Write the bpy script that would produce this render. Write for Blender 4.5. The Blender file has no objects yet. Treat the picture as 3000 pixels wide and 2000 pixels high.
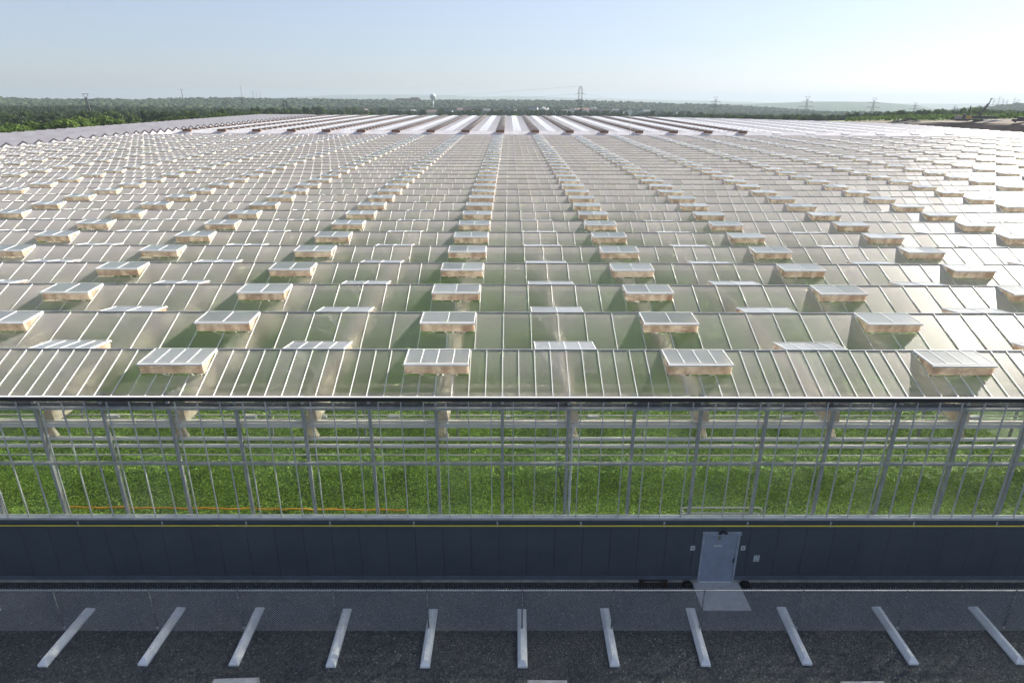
import bpy, bmesh, math, random
import numpy as np
from mathutils import Vector, Matrix
random.seed(7); rng = np.random.default_rng(11)
R = math.radians
SC = bpy.context.scene
COL = SC.collection

# ------------------------------------------------------------------ camera
B = 2.25                      # post spacing of the facade, metres
GZ = 2.853                    # height of the glass sill above the yard
F, PITCH, ROLL, YAW = 1866.82, 0.3671190, 0.0040061, -0.0055423
CAM = np.array([0.212, -19.063, 14.129 + GZ])
def ray(x, y):
    """direction in the world of a pixel of the 3000 x 2000 photograph"""
    u = (x-1500)/F; v = (y-1000)/F
    c, s = math.cos(-ROLL), math.sin(-ROLL); u, v = u*c - v*s, u*s + v*c
    c, s = math.cos(PITCH), math.sin(PITCH); Y = c - v*s; Z = -s - v*c
    c, s = math.cos(YAW), math.sin(YAW)
    return np.array([u*c - Y*s, u*s + Y*c, Z])
def at(x, y, D):
    d = ray(x, y); return CAM + d*D/math.hypot(d[0], d[1])
cam = bpy.data.objects.new('camera', bpy.data.cameras.new('camera'))
COL.objects.link(cam); SC.camera = cam
fw = Vector(ray(1500, 1000)); rt = Vector(ray(2500, 1000)) - fw; rt.normalize(); fw.normalize(); up = rt.cross(fw)
cam.matrix_world = Matrix(((rt.x, up.x, -fw.x, CAM[0]), (rt.y, up.y, -fw.y, CAM[1]), (rt.z, up.z, -fw.z, CAM[2]), (0, 0, 0, 1)))
cam.data.sensor_width = 36; cam.data.lens = 36*F/3000
cam.data.clip_start = 0.5; cam.data.clip_end = 40000

# ------------------------------------------------------------------ light
SUN_AZ, SUN_EL = 54.5, 31.0
sd = Vector((math.sin(R(SUN_AZ))*math.cos(R(SUN_EL)), math.cos(R(SUN_AZ))*math.cos(R(SUN_EL)), math.sin(R(SUN_EL))))
world = bpy.data.worlds.new('World'); SC.world = world; world.use_nodes = True
nt = world.node_tree; nt.nodes.clear()
sky = nt.nodes.new('ShaderNodeTexSky'); sky.sky_type = 'NISHITA'; sky.sun_disc = False
sky.sun_elevation = R(SUN_EL); sky.sun_rotation = R(SUN_AZ); sky.altitude = 300; sky.air_density = 1.0; sky.dust_density = 0.7; sky.ozone_density = 2.5
bg = nt.nodes.new('ShaderNodeBackground'); bg.inputs[1].default_value = 0.086
wo = nt.nodes.new('ShaderNodeOutputWorld'); hs = nt.nodes.new('ShaderNodeHueSaturation'); hs.inputs['Saturation'].default_value = .62
tn = nt.nodes.new('ShaderNodeMix'); tn.data_type = 'RGBA'; tn.blend_type = 'MULTIPLY'; tn.inputs[0].default_value = 1; tn.inputs[7].default_value = (.86, .93, 1.08, 1)
gmm = nt.nodes.new('ShaderNodeGamma'); gmm.inputs[1].default_value = .70; nt.links.new(sky.outputs[0], gmm.inputs[0]); nt.links.new(gmm.outputs[0], hs.inputs['Color']); nt.links.new(hs.outputs[0], tn.inputs[6]); nt.links.new(tn.outputs[2], bg.inputs[0]); nt.links.new(bg.outputs[0], wo.inputs[0])
sl = bpy.data.lights.new('sun', 'SUN'); sl.energy = 5.0; sl.angle = R(0.53); sl.color = (1.0, 0.93, 0.82)
so = bpy.data.objects.new('sun', sl); COL.objects.link(so); so.rotation_euler = sd.to_track_quat('Z', 'Y').to_euler(); so.location = (60, 40, 60)
SC.view_settings.view_transform = 'Standard'; SC.view_settings.look = 'None'; SC.view_settings.exposure = 1.4; SC.view_settings.gamma = 1
SC.render.engine = 'CYCLES'
cy = SC.cycles
cy.max_bounces = 14; cy.diffuse_bounces = 4; cy.glossy_bounces = 3; cy.transmission_bounces = 10; cy.transparent_max_bounces = 24; cy.volume_bounces = 0
cy.sample_clamp_indirect = 15; cy.use_denoising = True; cy.caustics_reflective = False; cy.caustics_refractive = True; cy.blur_glossy = 0.5
try: cy.denoiser = 'OPENIMAGEDENOISE'
except Exception: pass

# ------------------------------------------------------------------ materials
def newmat(name):
    m = bpy.data.materials.new(name); m.use_nodes = True; m.node_tree.nodes.clear()
    n = m.node_tree.nodes; l = m.node_tree.links
    o = n.new('ShaderNodeOutputMaterial'); return m, n, l, o
def coords(n, l, scale=(1, 1, 1)):
    tc = n.new('ShaderNodeNewGeometry'); mp = n.new('ShaderNodeMapping'); mp.inputs['Scale'].default_value = scale
    l.new(tc.outputs['Position'], mp.inputs[0]); return mp.outputs[0]
def noise(n, l, vec, scale, detail=4, rough=0.55):
    t = n.new('ShaderNodeTexNoise'); t.inputs['Scale'].default_value = scale; t.inputs['Detail'].default_value = detail; t.inputs['Roughness'].default_value = rough
    l.new(vec, t.inputs['Vector']); return t.outputs['Fac']
def ramp(n, l, fac, stops):
    r = n.new('ShaderNodeValToRGB'); e = r.color_ramp.elements
    while len(e) < len(stops): e.new(0.5)
    for i, (p, c) in enumerate(stops):
        e[i].position = p; e[i].color = (c[0], c[1], c[2], 1) if not isinstance(c, (int, float)) else (c, c, c, 1)
    l.new(fac, r.inputs[0]); return r.outputs[0]
def plain(name, c1, c2=None, rough=0.6, metal=0.0, nscale=3.0, bump=0.0, bscale=30, scale=(1, 1, 1), spec=0.5, lo=0.35, hi=0.65):
    m, n, l, o = newmat(name)
    p = n.new('ShaderNodeBsdfPrincipled'); l.new(p.outputs[0], o.inputs[0])
    p.inputs['Roughness'].default_value = rough; p.inputs['Metallic'].default_value = metal; p.inputs['Specular IOR Level'].default_value = spec
    if c2 is None: c2 = tuple(v*0.8 for v in c1)
    v = coords(n, l, scale); f = noise(n, l, v, nscale)
    l.new(ramp(n, l, f, [(lo, c2), (hi, c1)]), p.inputs['Base Color'])
    if bump:
        b = n.new('ShaderNodeBump'); b.inputs['Strength'].default_value = bump; b.inputs['Distance'].default_value = 0.02
        l.new(noise(n, l, v, bscale, 3), b.inputs['Height']); l.new(b.outputs[0], p.inputs['Normal'])
    return m
M = {}
M['alu'] = plain('white_aluminium', (.80, .80, .78), (.68, .68, .67), .35, 0, 1.5)
M['alu_grey'] = plain('grey_aluminium', (.58, .59, .60), (.48, .49, .50), .4, 0.1, 1.5)
M['galv'] = plain('galvanised_steel', (.50, .50, .50), (.36, .37, .37), .5, 0.05, 4, scale=(1, 1, .6))
M['post'] = plain('weathered_galvanised_post', (.20, .21, .22), (.14, .15, .16), .5, .2, 4)
M['ridge'] = plain('dark_ridge_metal', (.24, .25, .27), (.15, .16, .17), .5, 0, 2)
M['black'] = plain('black_gutter', (.012, .014, .018), (.02, .022, .026), .45, 0, 1)
M['whitepipe'] = plain('cream_painted_steel', (.88, .82, .74), (.78, .72, .64), .45, 0, 1.2)
M['truss'] = plain('white_painted_steel', (.76, .74, .70), (.62, .60, .57), .5, 0, 2)
M['panel'] = plain('dark_wall_panel', (.085, .099, .118), (.072, .085, .103), .55, 0, .6, bump=.12, bscale=120, spec=.35)
M['paneldark'] = plain('panel_seam', (.008, .009, .011), None, .8)
M['trim'] = plain('blue_grey_flashing', (.14, .16, .20), (.11, .13, .16), .4, 0, 1.5)
M['concrete'] = plain('concrete', (.58, .56, .54), (.48, .46, .44), .85, 0, 5, bump=.25, bscale=60)
M['foundation'] = plain('foundation_concrete', (.50, .46, .40), (.32, .30, .26), .9, 0, 1.7, bump=.3, bscale=40, scale=(1, 1, .35))
M['stop'] = plain('cast_concrete', (.88, .87, .87), (.78, .77, .77), .8, 0, 4, bump=.2, bscale=80)
M['yellow'] = plain('yellow_paint', (.78, .64, .07), (.66, .52, .06), .45, 0, 2)
M['orange'] = plain('orange_hose', (1.0, .48, .04), (.95, .36, .03), .5)
M['door'] = plain('grey_painted_door', (.30, .34, .42), (.26, .29, .36), .5, 0, 2.2, spec=.4)
M['doorframe'] = plain('pale_door_frame', (.40, .44, .50), None, .4)
M['blackplastic'] = plain('black_plastic', (.012, .012, .014), None, .45)
M['rust'] = plain('rusty_steel', (.07, .045, .03), (.03, .022, .018), .8, 0, 12)
M['wood'] = plain('weathered_plank', (.22, .18, .14), (.13, .10, .08), .8, 0, 10, scale=(.3, 3, 3))
M['white'] = plain('white_paint', (.78, .78, .78), (.72, .72, .72), .5)
M['red'] = plain('red_print', (.5, .03, .03), None, .5)
M['green'] = plain('green_print', (.12, .38, .28), None, .5)
M['inkgrey'] = plain('grey_print', (.10, .12, .14), None, .5)
M['fabric'] = plain('grey_fabric', (.12, .12, .13), (.07, .07, .08), .9, 0, 6)
M['soil'] = plain('bare_soil', (.17, .12, .09), (.085, .065, .05), .95, 0, .12, bump=.6, bscale=.8)
M['soilmound'] = plain('brown_soil', (.20, .11, .07), (.12, .07, .05), .95, 0, .3)
M['coal'] = plain('dark_spoil', (.03, .027, .027), (.018, .016, .016), .95, 0, .8, bump=.5, bscale=1.5)
M['grass'] = plain('rough_grass', (.16, .19, .05), (.08, .11, .03), .9, 0, .35, bump=.4, bscale=2)
M['machine'] = plain('dark_machine_paint', (.03, .03, .035), (.05, .045, .045), .6, 0, 1)
M['machineyellow'] = plain('ochre_machine_paint', (.34, .22, .07), None, .6)
M['machinegrey'] = plain('grey_machine_paint', (.22, .19, .19), None, .6)
M['lattice'] = plain('lattice_steel', (.045, .05, .055), (.10, .10, .10), .6, .2, .8)
M['tank'] = plain('pale_tank_paint', (.62, .64, .66), (.54, .56, .58), .35, 0, .05)
M['roofbrown'] = plain('brown_shingles', (.17, .13, .12), None, .9, 0, .5)
M['roofgrey'] = plain('grey_shingles', (.15, .16, .18), None, .9, 0, .5)
M['roofred'] = plain('reddish_shingles', (.24, .14, .12), None, .9, 0, .5)
M['siding'] = plain('white_siding', (.66, .66, .64), None, .7, 0, .5)
M['sidingblue'] = plain('blue_siding', (.36, .43, .50), None, .7, 0, .5)
M['sidingtan'] = plain('tan_siding', (.48, .40, .32), None, .7, 0, .5)
M['window'] = plain('dark_window', (.04, .05, .06), None, .15)
M['brick'] = plain('red_brick', (.28, .12, .09), None, .9, 0, .5)

def gravel():
    m, n, l, o = newmat('dark_gravel')
    p = n.new('ShaderNodeBsdfPrincipled'); l.new(p.outputs[0], o.inputs[0]); p.inputs['Roughness'].default_value = .75
    v = coords(n, l)
    vo = n.new('ShaderNodeTexVoronoi'); vo.inputs['Scale'].default_value = 24; l.new(v, vo.inputs['Vector'])
    big = noise(n, l, v, .5, 4)
    c1 = ramp(n, l, vo.outputs['Color'], [(.05, (.020, .022, .026)), (.5, (.054, .057, .063)), (.85, (.105, .11, .118)), (.98, (.28, .28, .30))])
    c2 = ramp(n, l, big, [(.3, (.92, .93, .95)), (.7, (1.06, 1.05, 1.03))])
    mx = n.new('ShaderNodeMix'); mx.data_type = 'RGBA'; mx.blend_type = 'MULTIPLY'; mx.inputs[0].default_value = 1; l.new(c1, mx.inputs[6]); l.new(c2, mx.inputs[7])
    l.new(mx.outputs[2], p.inputs['Base Color'])
    b = n.new('ShaderNodeBump'); b.inputs['Strength'].default_value = .9; b.inputs['Distance'].default_value = .03
    inv = n.new('ShaderNodeMath'); inv.operation = 'SUBTRACT'; inv.inputs[0].default_value = 1; l.new(vo.outputs['Distance'], inv.inputs[1])
    l.new(inv.outputs[0], b.inputs['Height']); l.new(b.outputs[0], p.inputs['Normal'])
    return m
M['gravel'] = gravel()

def schlick(n, l, f0=.04):
    """reflectance of a pane, the same from both sides"""
    lw = n.new('ShaderNodeLayerWeight'); lw.inputs[0].default_value = .5
    p = n.new('ShaderNodeMath'); p.operation = 'POWER'; l.new(lw.outputs['Facing'], p.inputs[0]); p.inputs[1].default_value = 5
    a = n.new('ShaderNodeMath'); a.operation = 'MULTIPLY_ADD'; l.new(p.outputs[0], a.inputs[0]); a.inputs[1].default_value = 1-f0; a.inputs[2].default_value = f0; return a
def roof_glass(name, see=0.93, veil=0.035, tint=(.82, .86, .79), rough=.27, dirt=1.0, clear=.25, dust=(.68, .62, .62), ridge=False, graze=.0, glow=(.84, .70, .76)):
    """matt diffusing greenhouse glass: blurred view through, scattered sunlight, soft gloss, dust"""
    m, n, l, o = newmat(name)
    v = coords(n, l)
    big = noise(n, l, v, .35, 5); fine = noise(n, l, v, 6, 4)
    # pane to pane variation
    sep = n.new('ShaderNodeSeparateXYZ'); l.new(v, sep.inputs[0])
    def cell(sock, size):
        a = n.new('ShaderNodeMath'); a.operation = 'DIVIDE'; l.new(sock, a.inputs[0]); a.inputs[1].default_value = size
        f = n.new('ShaderNodeMath'); f.operation = 'FLOOR'; l.new(a.outputs[0], f.inputs[0]); return f.outputs[0]
    cmb = n.new('ShaderNodeCombineXYZ'); l.new(cell(sep.outputs[0], B/2), cmb.inputs[0]); l.new(cell(sep.outputs[1], 2.096), cmb.inputs[1])
    wn = n.new('ShaderNodeTexWhiteNoise'); l.new(cmb.outputs[0], wn.inputs['Vector'])
    refr = n.new('ShaderNodeBsdfRefraction'); refr.inputs['Roughness'].default_value = .55; refr.inputs['IOR'].default_value = 1.16; refr.inputs['Color'].default_value = (*tint, 1)
    trl = n.new('ShaderNodeBsdfTranslucent'); trl.inputs['Color'].default_value = (*glow, 1)
    tp = n.new('ShaderNodeBsdfTransparent'); tp.inputs[0].default_value = (*tint, 1)
    m0 = n.new('ShaderNodeMixShader'); m0.inputs[0].default_value = clear; l.new(refr.outputs[0], m0.inputs[1]); l.new(tp.outputs[0], m0.inputs[2])
    m1 = n.new('ShaderNodeMixShader'); l.new(trl.outputs[0], m1.inputs[1]); l.new(m0.outputs[0], m1.inputs[2])
    lw = n.new('ShaderNodeLayerWeight'); lw.inputs[0].default_value = .5
    mr = n.new('ShaderNodeMapRange'); l.new(lw.outputs['Facing'], mr.inputs[0]); mr.inputs[1].default_value = .36; mr.inputs[2].default_value = .64; mr.inputs[3].default_value = see; mr.inputs[4].default_value = see*.28; l.new(mr.outputs[0], m1.inputs[0])
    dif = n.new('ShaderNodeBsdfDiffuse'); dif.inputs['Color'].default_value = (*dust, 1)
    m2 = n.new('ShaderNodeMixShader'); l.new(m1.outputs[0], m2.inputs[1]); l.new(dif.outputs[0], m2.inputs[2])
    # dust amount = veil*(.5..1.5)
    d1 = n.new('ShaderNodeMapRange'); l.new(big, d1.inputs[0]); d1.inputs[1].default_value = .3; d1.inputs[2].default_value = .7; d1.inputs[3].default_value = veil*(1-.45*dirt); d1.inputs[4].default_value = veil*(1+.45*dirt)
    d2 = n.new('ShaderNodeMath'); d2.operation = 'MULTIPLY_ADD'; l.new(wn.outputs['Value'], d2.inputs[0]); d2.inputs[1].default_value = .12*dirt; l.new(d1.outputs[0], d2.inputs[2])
    # streaky pale veil, stronger towards the ridges
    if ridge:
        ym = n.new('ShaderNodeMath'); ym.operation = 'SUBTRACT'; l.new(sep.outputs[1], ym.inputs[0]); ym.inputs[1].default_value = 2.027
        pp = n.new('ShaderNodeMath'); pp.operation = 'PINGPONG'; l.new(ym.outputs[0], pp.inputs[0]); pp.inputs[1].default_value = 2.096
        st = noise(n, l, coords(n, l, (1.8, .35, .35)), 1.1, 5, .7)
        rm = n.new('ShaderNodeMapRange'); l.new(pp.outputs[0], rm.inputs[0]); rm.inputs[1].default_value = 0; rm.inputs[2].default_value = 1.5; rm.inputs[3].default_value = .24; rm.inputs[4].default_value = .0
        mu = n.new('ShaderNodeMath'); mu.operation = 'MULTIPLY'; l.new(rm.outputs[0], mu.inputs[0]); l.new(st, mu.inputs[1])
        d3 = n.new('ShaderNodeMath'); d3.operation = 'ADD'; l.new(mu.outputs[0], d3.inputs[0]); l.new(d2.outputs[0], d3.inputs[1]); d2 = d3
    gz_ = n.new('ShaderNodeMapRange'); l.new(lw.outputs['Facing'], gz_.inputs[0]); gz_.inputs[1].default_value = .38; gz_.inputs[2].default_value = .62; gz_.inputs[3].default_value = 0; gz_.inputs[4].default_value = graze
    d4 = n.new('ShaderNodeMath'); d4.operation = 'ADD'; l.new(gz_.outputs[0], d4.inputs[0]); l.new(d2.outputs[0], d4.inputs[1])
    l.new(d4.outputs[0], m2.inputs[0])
    gl = n.new('ShaderNodeBsdfGlossy'); gl.inputs['Color'].default_value = (1, 1, 1, 1)
    gr = n.new('ShaderNodeMath'); gr.operation = 'MULTIPLY_ADD'; l.new(wn.outputs['Value'], gr.inputs[0]); gr.inputs[1].default_value = .09; gr.inputs[2].default_value = rough; l.new(gr.outputs[0], gl.inputs['Roughness'])
    fr = schlick(n, l, .045)
    m3 = n.new('ShaderNodeMixShader'); l.new(fr.outputs[0], m3.inputs[0]); l.new(m2.outputs[0], m3.inputs[1]); l.new(gl.outputs[0], m3.inputs[2])
    b = n.new('ShaderNodeBump'); b.inputs['Strength'].default_value = .15; b.inputs['Distance'].default_value = .01
    l.new(fine, b.inputs['Height']); l.new(b.outputs[0], gl.inputs['Normal'])
    l.new(m3.outputs[0], o.inputs[0])
    return m
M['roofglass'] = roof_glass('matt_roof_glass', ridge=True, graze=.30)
M['ventglass'] = roof_glass('matt_vent_glass', .6, .12, rough=.24, dust=(.56, .60, .66), glow=(.66, .70, .76))
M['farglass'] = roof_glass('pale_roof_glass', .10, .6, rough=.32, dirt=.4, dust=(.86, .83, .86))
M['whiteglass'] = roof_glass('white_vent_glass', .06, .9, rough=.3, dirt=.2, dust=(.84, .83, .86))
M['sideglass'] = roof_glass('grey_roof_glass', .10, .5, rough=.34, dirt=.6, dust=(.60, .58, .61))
def clear_glass():
    m, n, l, o = newmat('clear_wall_glass')
    t = n.new('ShaderNodeBsdfTransparent'); t.inputs[0].default_value = (.95, .97, .95, 1)
    g = n.new('ShaderNodeBsdfGlossy'); g.inputs['Roughness'].default_value = .02
    d = n.new('ShaderNodeBsdfDiffuse'); d.inputs[0].default_value = (.6, .6, .6, 1)
    v = coords(n, l); f = noise(n, l, v, .45, 4); r = ramp(n, l, f, [(.45, 0.0), (.75, .09)])
    m0 = n.new('ShaderNodeMixShader'); l.new(r, m0.inputs[0]); l.new(t.outputs[0], m0.inputs[1]); l.new(d.outputs[0], m0.inputs[2])
    fr = schlick(n, l, .03)
    mx = n.new('ShaderNodeMixShader'); l.new(fr.outputs[0], mx.inputs[0]); l.new(m0.outputs[0], mx.inputs[1]); l.new(g.outputs[0], mx.inputs[2])
    l.new(mx.outputs[0], o.inputs[0]); return m
M['wallglass'] = clear_glass()
def translucent(name, c1, c2, nscale, trans=.5, scale=(1, 1, 1), lo=.4, hi=.62):
    m, n, l, o = newmat(name)
    v = coords(n, l, scale); f = noise(n, l, v, nscale, 5); c = ramp(n, l, f, [(lo, c2), (hi, c1)])
    d = n.new('ShaderNodeBsdfDiffuse'); t = n.new('ShaderNodeBsdfTranslucent'); l.new(c, d.inputs[0]); l.new(c, t.inputs[0])
    mx = n.new('ShaderNodeMixShader'); mx.inputs[0].default_value = trans; l.new(d.outputs[0], mx.inputs[1]); l.new(t.outputs[0], mx.inputs[2]); l.new(mx.outputs[0], o.inputs[0]); return m
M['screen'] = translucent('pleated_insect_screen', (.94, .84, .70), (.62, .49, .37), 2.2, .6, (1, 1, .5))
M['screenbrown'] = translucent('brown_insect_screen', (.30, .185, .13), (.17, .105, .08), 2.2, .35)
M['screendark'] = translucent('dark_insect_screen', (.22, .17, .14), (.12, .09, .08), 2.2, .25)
M['curtain'] = translucent('cream_screen_cloth', (.82, .76, .66), (.68, .60, .50), 3, .4)
def leafmat(name, cols, trans=.3, nscale=.15, spec=.08):
    m, n, l, o = newmat(name)
    g = n.new('ShaderNodeNewGeometry'); oi = n.new('ShaderNodeObjectInfo')
    ad = n.new('ShaderNodeMath'); ad.operation = 'ADD'; l.new(g.outputs['Random Per Island'], ad.inputs[0]); l.new(oi.outputs['Random'], ad.inputs[1])
    v = coords(n, l); f = noise(n, l, v, nscale, 3)
    a2 = n.new('ShaderNodeMath'); a2.operation = 'ADD'; l.new(ad.outputs[0], a2.inputs[0]); l.new(f, a2.inputs[1])
    dv = n.new('ShaderNodeMath'); dv.operation = 'DIVIDE'; l.new(a2.outputs[0], dv.inputs[0]); dv.inputs[1].default_value = 2.6
    c = ramp(n, l, dv.outputs[0], [(.15, cols[0]), (.5, cols[1]), (.85, cols[2])])
    if spec > .1:
        d = n.new('ShaderNodeBsdfPrincipled'); d.inputs['Roughness'].default_value = .55; d.inputs['Specular IOR Level'].default_value = spec; l.new(c, d.inputs['Base Color'])
    else:
        d = n.new('ShaderNodeBsdfDiffuse'); l.new(c, d.inputs[0])
    t = n.new('ShaderNodeBsdfTranslucent'); l.new(c, t.inputs[0])
    mx = n.new('ShaderNodeMixShader'); mx.inputs[0].default_value = trans; l.new(d.outputs[0], mx.inputs[1]); l.new(t.outputs[0], mx.inputs[2]); l.new(mx.outputs[0], o.inputs[0]); return m
M['croplow'] = plain('crop_canopy', (.10, .20, .03), (.05, .11, .016), .7, 0, 9, bump=.8, bscale=22)
M['leaf_crop'] = leafmat('crop_leaves', [(.15, .27, .03), (.28, .46, .05), (.50, .66, .17)], .3, 1.2, .5)
M['leaf_bright'] = leafmat('bright_foliage', [(.04, .07, .02), (.08, .13, .032), (.14, .20, .05)], .3)
M['leaf_mid'] = leafmat('green_foliage', [(.032, .055, .018), (.062, .098, .032), (.11, .155, .05)], .25)
M['leaf_dark'] = leafmat('dark_foliage', [(.025, .042, .018), (.042, .066, .034), (.07, .10, .046)], .2)
M['bark'] = plain('bark', (.12, .09, .07), None, .9, 0, 4)
M['woods'] = leafmat('woodland', [(.022, .036, .018), (.036, .054, .032), (.056, .080, .042)], 0, .01)
def terrain_mat():
    m, n, l, o = newmat('terrain')
    p = n.new('ShaderNodeBsdfDiffuse'); l.new(p.outputs[0], o.inputs[0])
    v = coords(n, l); f = noise(n, l, v, .004, 6, .6); f2 = noise(n, l, v, .05, 5, .65)
    c1 = ramp(n, l, f, [(.35, (.030, .055, .02)), (.6, (.05, .085, .03)), (.70, (.08, .10, .05)), (.80, (.14, .12, .09))])
    c2 = ramp(n, l, f2, [(.35, (.6, .6, .6)), (.65, (1.3, 1.3, 1.2))])
    mx = n.new('ShaderNodeMix'); mx.data_type = 'RGBA'; mx.blend_type = 'MULTIPLY'; mx.inputs[0].default_value = 1; l.new(c1, mx.inputs[6]); l.new(c2, mx.inputs[7]); l.new(mx.outputs[2], p.inputs['Color'])
    b = n.new('ShaderNodeBump'); b.inputs['Strength'].default_value = .8; b.inputs['Distance'].default_value = 6; l.new(f2, b.inputs['Height']); l.new(b.outputs[0], p.inputs['Normal'])
    return m
M['terrain'] = terrain_mat()

# ------------------------------------------------------------------ mesh helpers
class MB:
    def __init__(s): s.v = []; s.f = []; s.mi = []; s.cur = 0
    def face(s, pts):
        i = len(s.v); s.v += [tuple(p) for p in pts]; s.f.append(tuple(range(i, i+len(pts)))); s.mi.append(s.cur)
    def hexa(s, p):            # 8 corners: bottom 4 ccw, top 4 ccw
        i = len(s.v); s.v += [tuple(q) for q in p]
        for a in ((3, 2, 1, 0), (4, 5, 6, 7), (0, 1, 5, 4), (1, 2, 6, 5), (2, 3, 7, 6), (3, 0, 4, 7)):
            s.f.append(tuple(i+k for k in a)); s.mi.append(s.cur)
    def box(s, x0, x1, y0, y1, z0, z1):
        s.hexa([(x0, y0, z0), (x1, y0, z0), (x1, y1, z0), (x0, y1, z0), (x0, y0, z1), (x1, y0, z1), (x1, y1, z1), (x0, y1, z1)])
    def bar(s, p, q, w, h, upv=(0, 0, 1)):
        p = Vector(p); q = Vector(q); d = (q-p).normalized(); u = Vector(upv); sd_ = d.cross(u)
        if sd_.length < 1e-4: sd_ = d.cross(Vector((0, 1, 0)))
        sd_.normalize(); u = sd_.cross(d).normalized(); a = sd_*w/2; b = u*h/2
        s.hexa([p-a-b, p+a-b, q+a-b, q-a-b, p-a+b, p+a+b, q+a+b, q-a+b])
    def tube(s, p, q, r, n=8, r2=None, cap=True):
        p = Vector(p); q = Vector(q); d = (q-p).normalized(); a = d.orthogonal().normalized(); b = d.cross(a); r2 = r if r2 is None else r2
        i = len(s.v)
        for c, rr in ((p, r), (q, r2)):
            for k in range(n):
                t = 2*math.pi*k/n; s.v.append(tuple(c + a*rr*math.cos(t) + b*rr*math.sin(t)))
        for k in range(n):
            j = (k+1) % n; s.f.append((i+k, i+j, i+n+j, i+n+k)); s.mi.append(s.cur)
        if cap:
            s.f.append(tuple(i+k for k in reversed(range(n)))); s.mi.append(s.cur); s.f.append(tuple(i+n+k for k in range(n))); s.mi.append(s.cur)
    def path(s, pts, r, n=8):
        pts = [Vector(p) for p in pts]; i0 = len(s.v); ref = None
        for k, p in enumerate(pts):
            d = (pts[min(k+1, len(pts)-1)] - pts[max(k-1, 0)]).normalized()
            a = d.orthogonal().normalized() if ref is None else (ref - d*ref.dot(d)).normalized(); ref = a; b = d.cross(a)
            for j in range(n):
                t = 2*math.pi*j/n; s.v.append(tuple(p + a*r*math.cos(t) + b*r*math.sin(t)))
        for k in range(len(pts)-1):
            for j in range(n):
                jj = (j+1) % n; a = i0+k*n; s.f.append((a+j, a+jj, a+n+jj, a+n+j)); s.mi.append(s.cur)
        s.f.append(tuple(i0+j for j in reversed(range(n)))); s.mi.append(s.cur); e = i0+(len(pts)-1)*n; s.f.append(tuple(e+j for j in range(n))); s.mi.append(s.cur)
    def sphere(s, c, r, nu=24, nv=14):
        i = len(s.v)
        for a in range(1, nv):
            th = math.pi*a/nv
            for b in range(nu):
                ph = 2*math.pi*b/nu; s.v.append((c[0]+r*math.sin(th)*math.cos(ph), c[1]+r*math.sin(th)*math.sin(ph), c[2]+r*math.cos(th)))
        t = len(s.v); s.v.append((c[0], c[1], c[2]+r)); s.v.append((c[0], c[1], c[2]-r))
        for a in range(nv-2):
            for b in range(nu):
                bb = (b+1) % nu; s.f.append((i+a*nu+b, i+(a+1)*nu+b, i+(a+1)*nu+bb, i+a*nu+bb)); s.mi.append(s.cur)
        for b in range(nu):
            bb = (b+1) % nu; s.f.append((t, i+b, i+bb)); s.mi.append(s.cur); s.f.append((t+1, i+(nv-2)*nu+bb, i+(nv-2)*nu+b)); s.mi.append(s.cur)
    def mesh(s, name, mats, smooth=False):
        me = bpy.data.meshes.new(name); me.from_pydata(s.v, [], s.f)
        for m in (mats if isinstance(mats, (list, tuple)) else [mats]): me.materials.append(M[m])
        if any(s.mi): me.polygons.foreach_set('material_index', s.mi)
        if smooth: me.polygons.foreach_set('use_smooth', [True]*len(s.f))
        me.update(); return me
    def build(s, name, mats, parent=None, loc=(0, 0, 0), smooth=False, bevel=0):
        me = s.mesh(name, mats, smooth)
        if bevel:
            bm = bmesh.new(); bm.from_mesh(me); bmesh.ops.remove_doubles(bm, verts=bm.verts, dist=1e-5)
            bmesh.ops.bevel(bm, geom=bm.edges[:], offset=bevel, segments=2, affect='EDGES'); bm.to_mesh(me); bm.free()
        o = bpy.data.objects.new(name, me); COL.objects.link(o); o.location = loc
        if parent: o.parent = parent
        return o
def linkmesh(name, me, parent=None, loc=(0, 0, 0), rz=0):
    o = bpy.data.objects.new(name, me); COL.objects.link(o); o.location = loc; o.rotation_euler = (0, 0, rz)
    if parent: o.parent = parent
    return o
def tag(o, label=None, cat=None, group=None, kind=None):
    if label: o['label'] = label
    if cat: o['category'] = cat
    if group: o['group'] = group
    if kind: o['kind'] = kind
    return o
def empty(name, loc, label, cat, group=None, rz=0):
    o = bpy.data.objects.new(name, None); COL.objects.link(o); o.location = loc; o.rotation_euler = (0, 0, rz); o.empty_display_size = .3
    return tag(o, label, cat, group)
def np_mesh(name, verts, faces, mats, matidx=None, smooth=False):
    """verts (n,3), faces (m,k) constant k"""
    me = bpy.data.meshes.new(name); nf, k = faces.shape
    me.vertices.add(len(verts)); me.vertices.foreach_set('co', verts.astype(np.float32).ravel())
    me.loops.add(nf*k); me.loops.foreach_set('vertex_index', faces.astype(np.int32).ravel())
    me.polygons.add(nf); me.polygons.foreach_set('loop_start', np.arange(0, nf*k, k, dtype=np.int32)); me.polygons.foreach_set('loop_total', np.full(nf, k, dtype=np.int32))
    for m in mats: me.materials.append(M[m])
    if matidx is not None: me.polygons.foreach_set('material_index', matidx.astype(np.int32))
    if smooth: me.polygons.foreach_set('use_smooth', np.ones(nf, dtype=bool))
    me.update(calc_edges=True); return me

# ------------------------------------------------------------------ key dimensions
ZE, ZR = 7.680, 8.541         # gutter and ridge height
SP = 4.192; Y1 = 2.027        # ridge spacing and first ridge
HB = SP/2
PITCHR = math.atan2(ZR-ZE, Y1)
NROW = 33
X0, X1 = -88.0, 140.0
def ridge_y(k, y0=0.0): return y0 + Y1 + (k-1)*SP
COSP, SINP = math.cos(PITCHR), math.sin(PITCHR)
VL = 1.218                    # length of a vent along the slope

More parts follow.
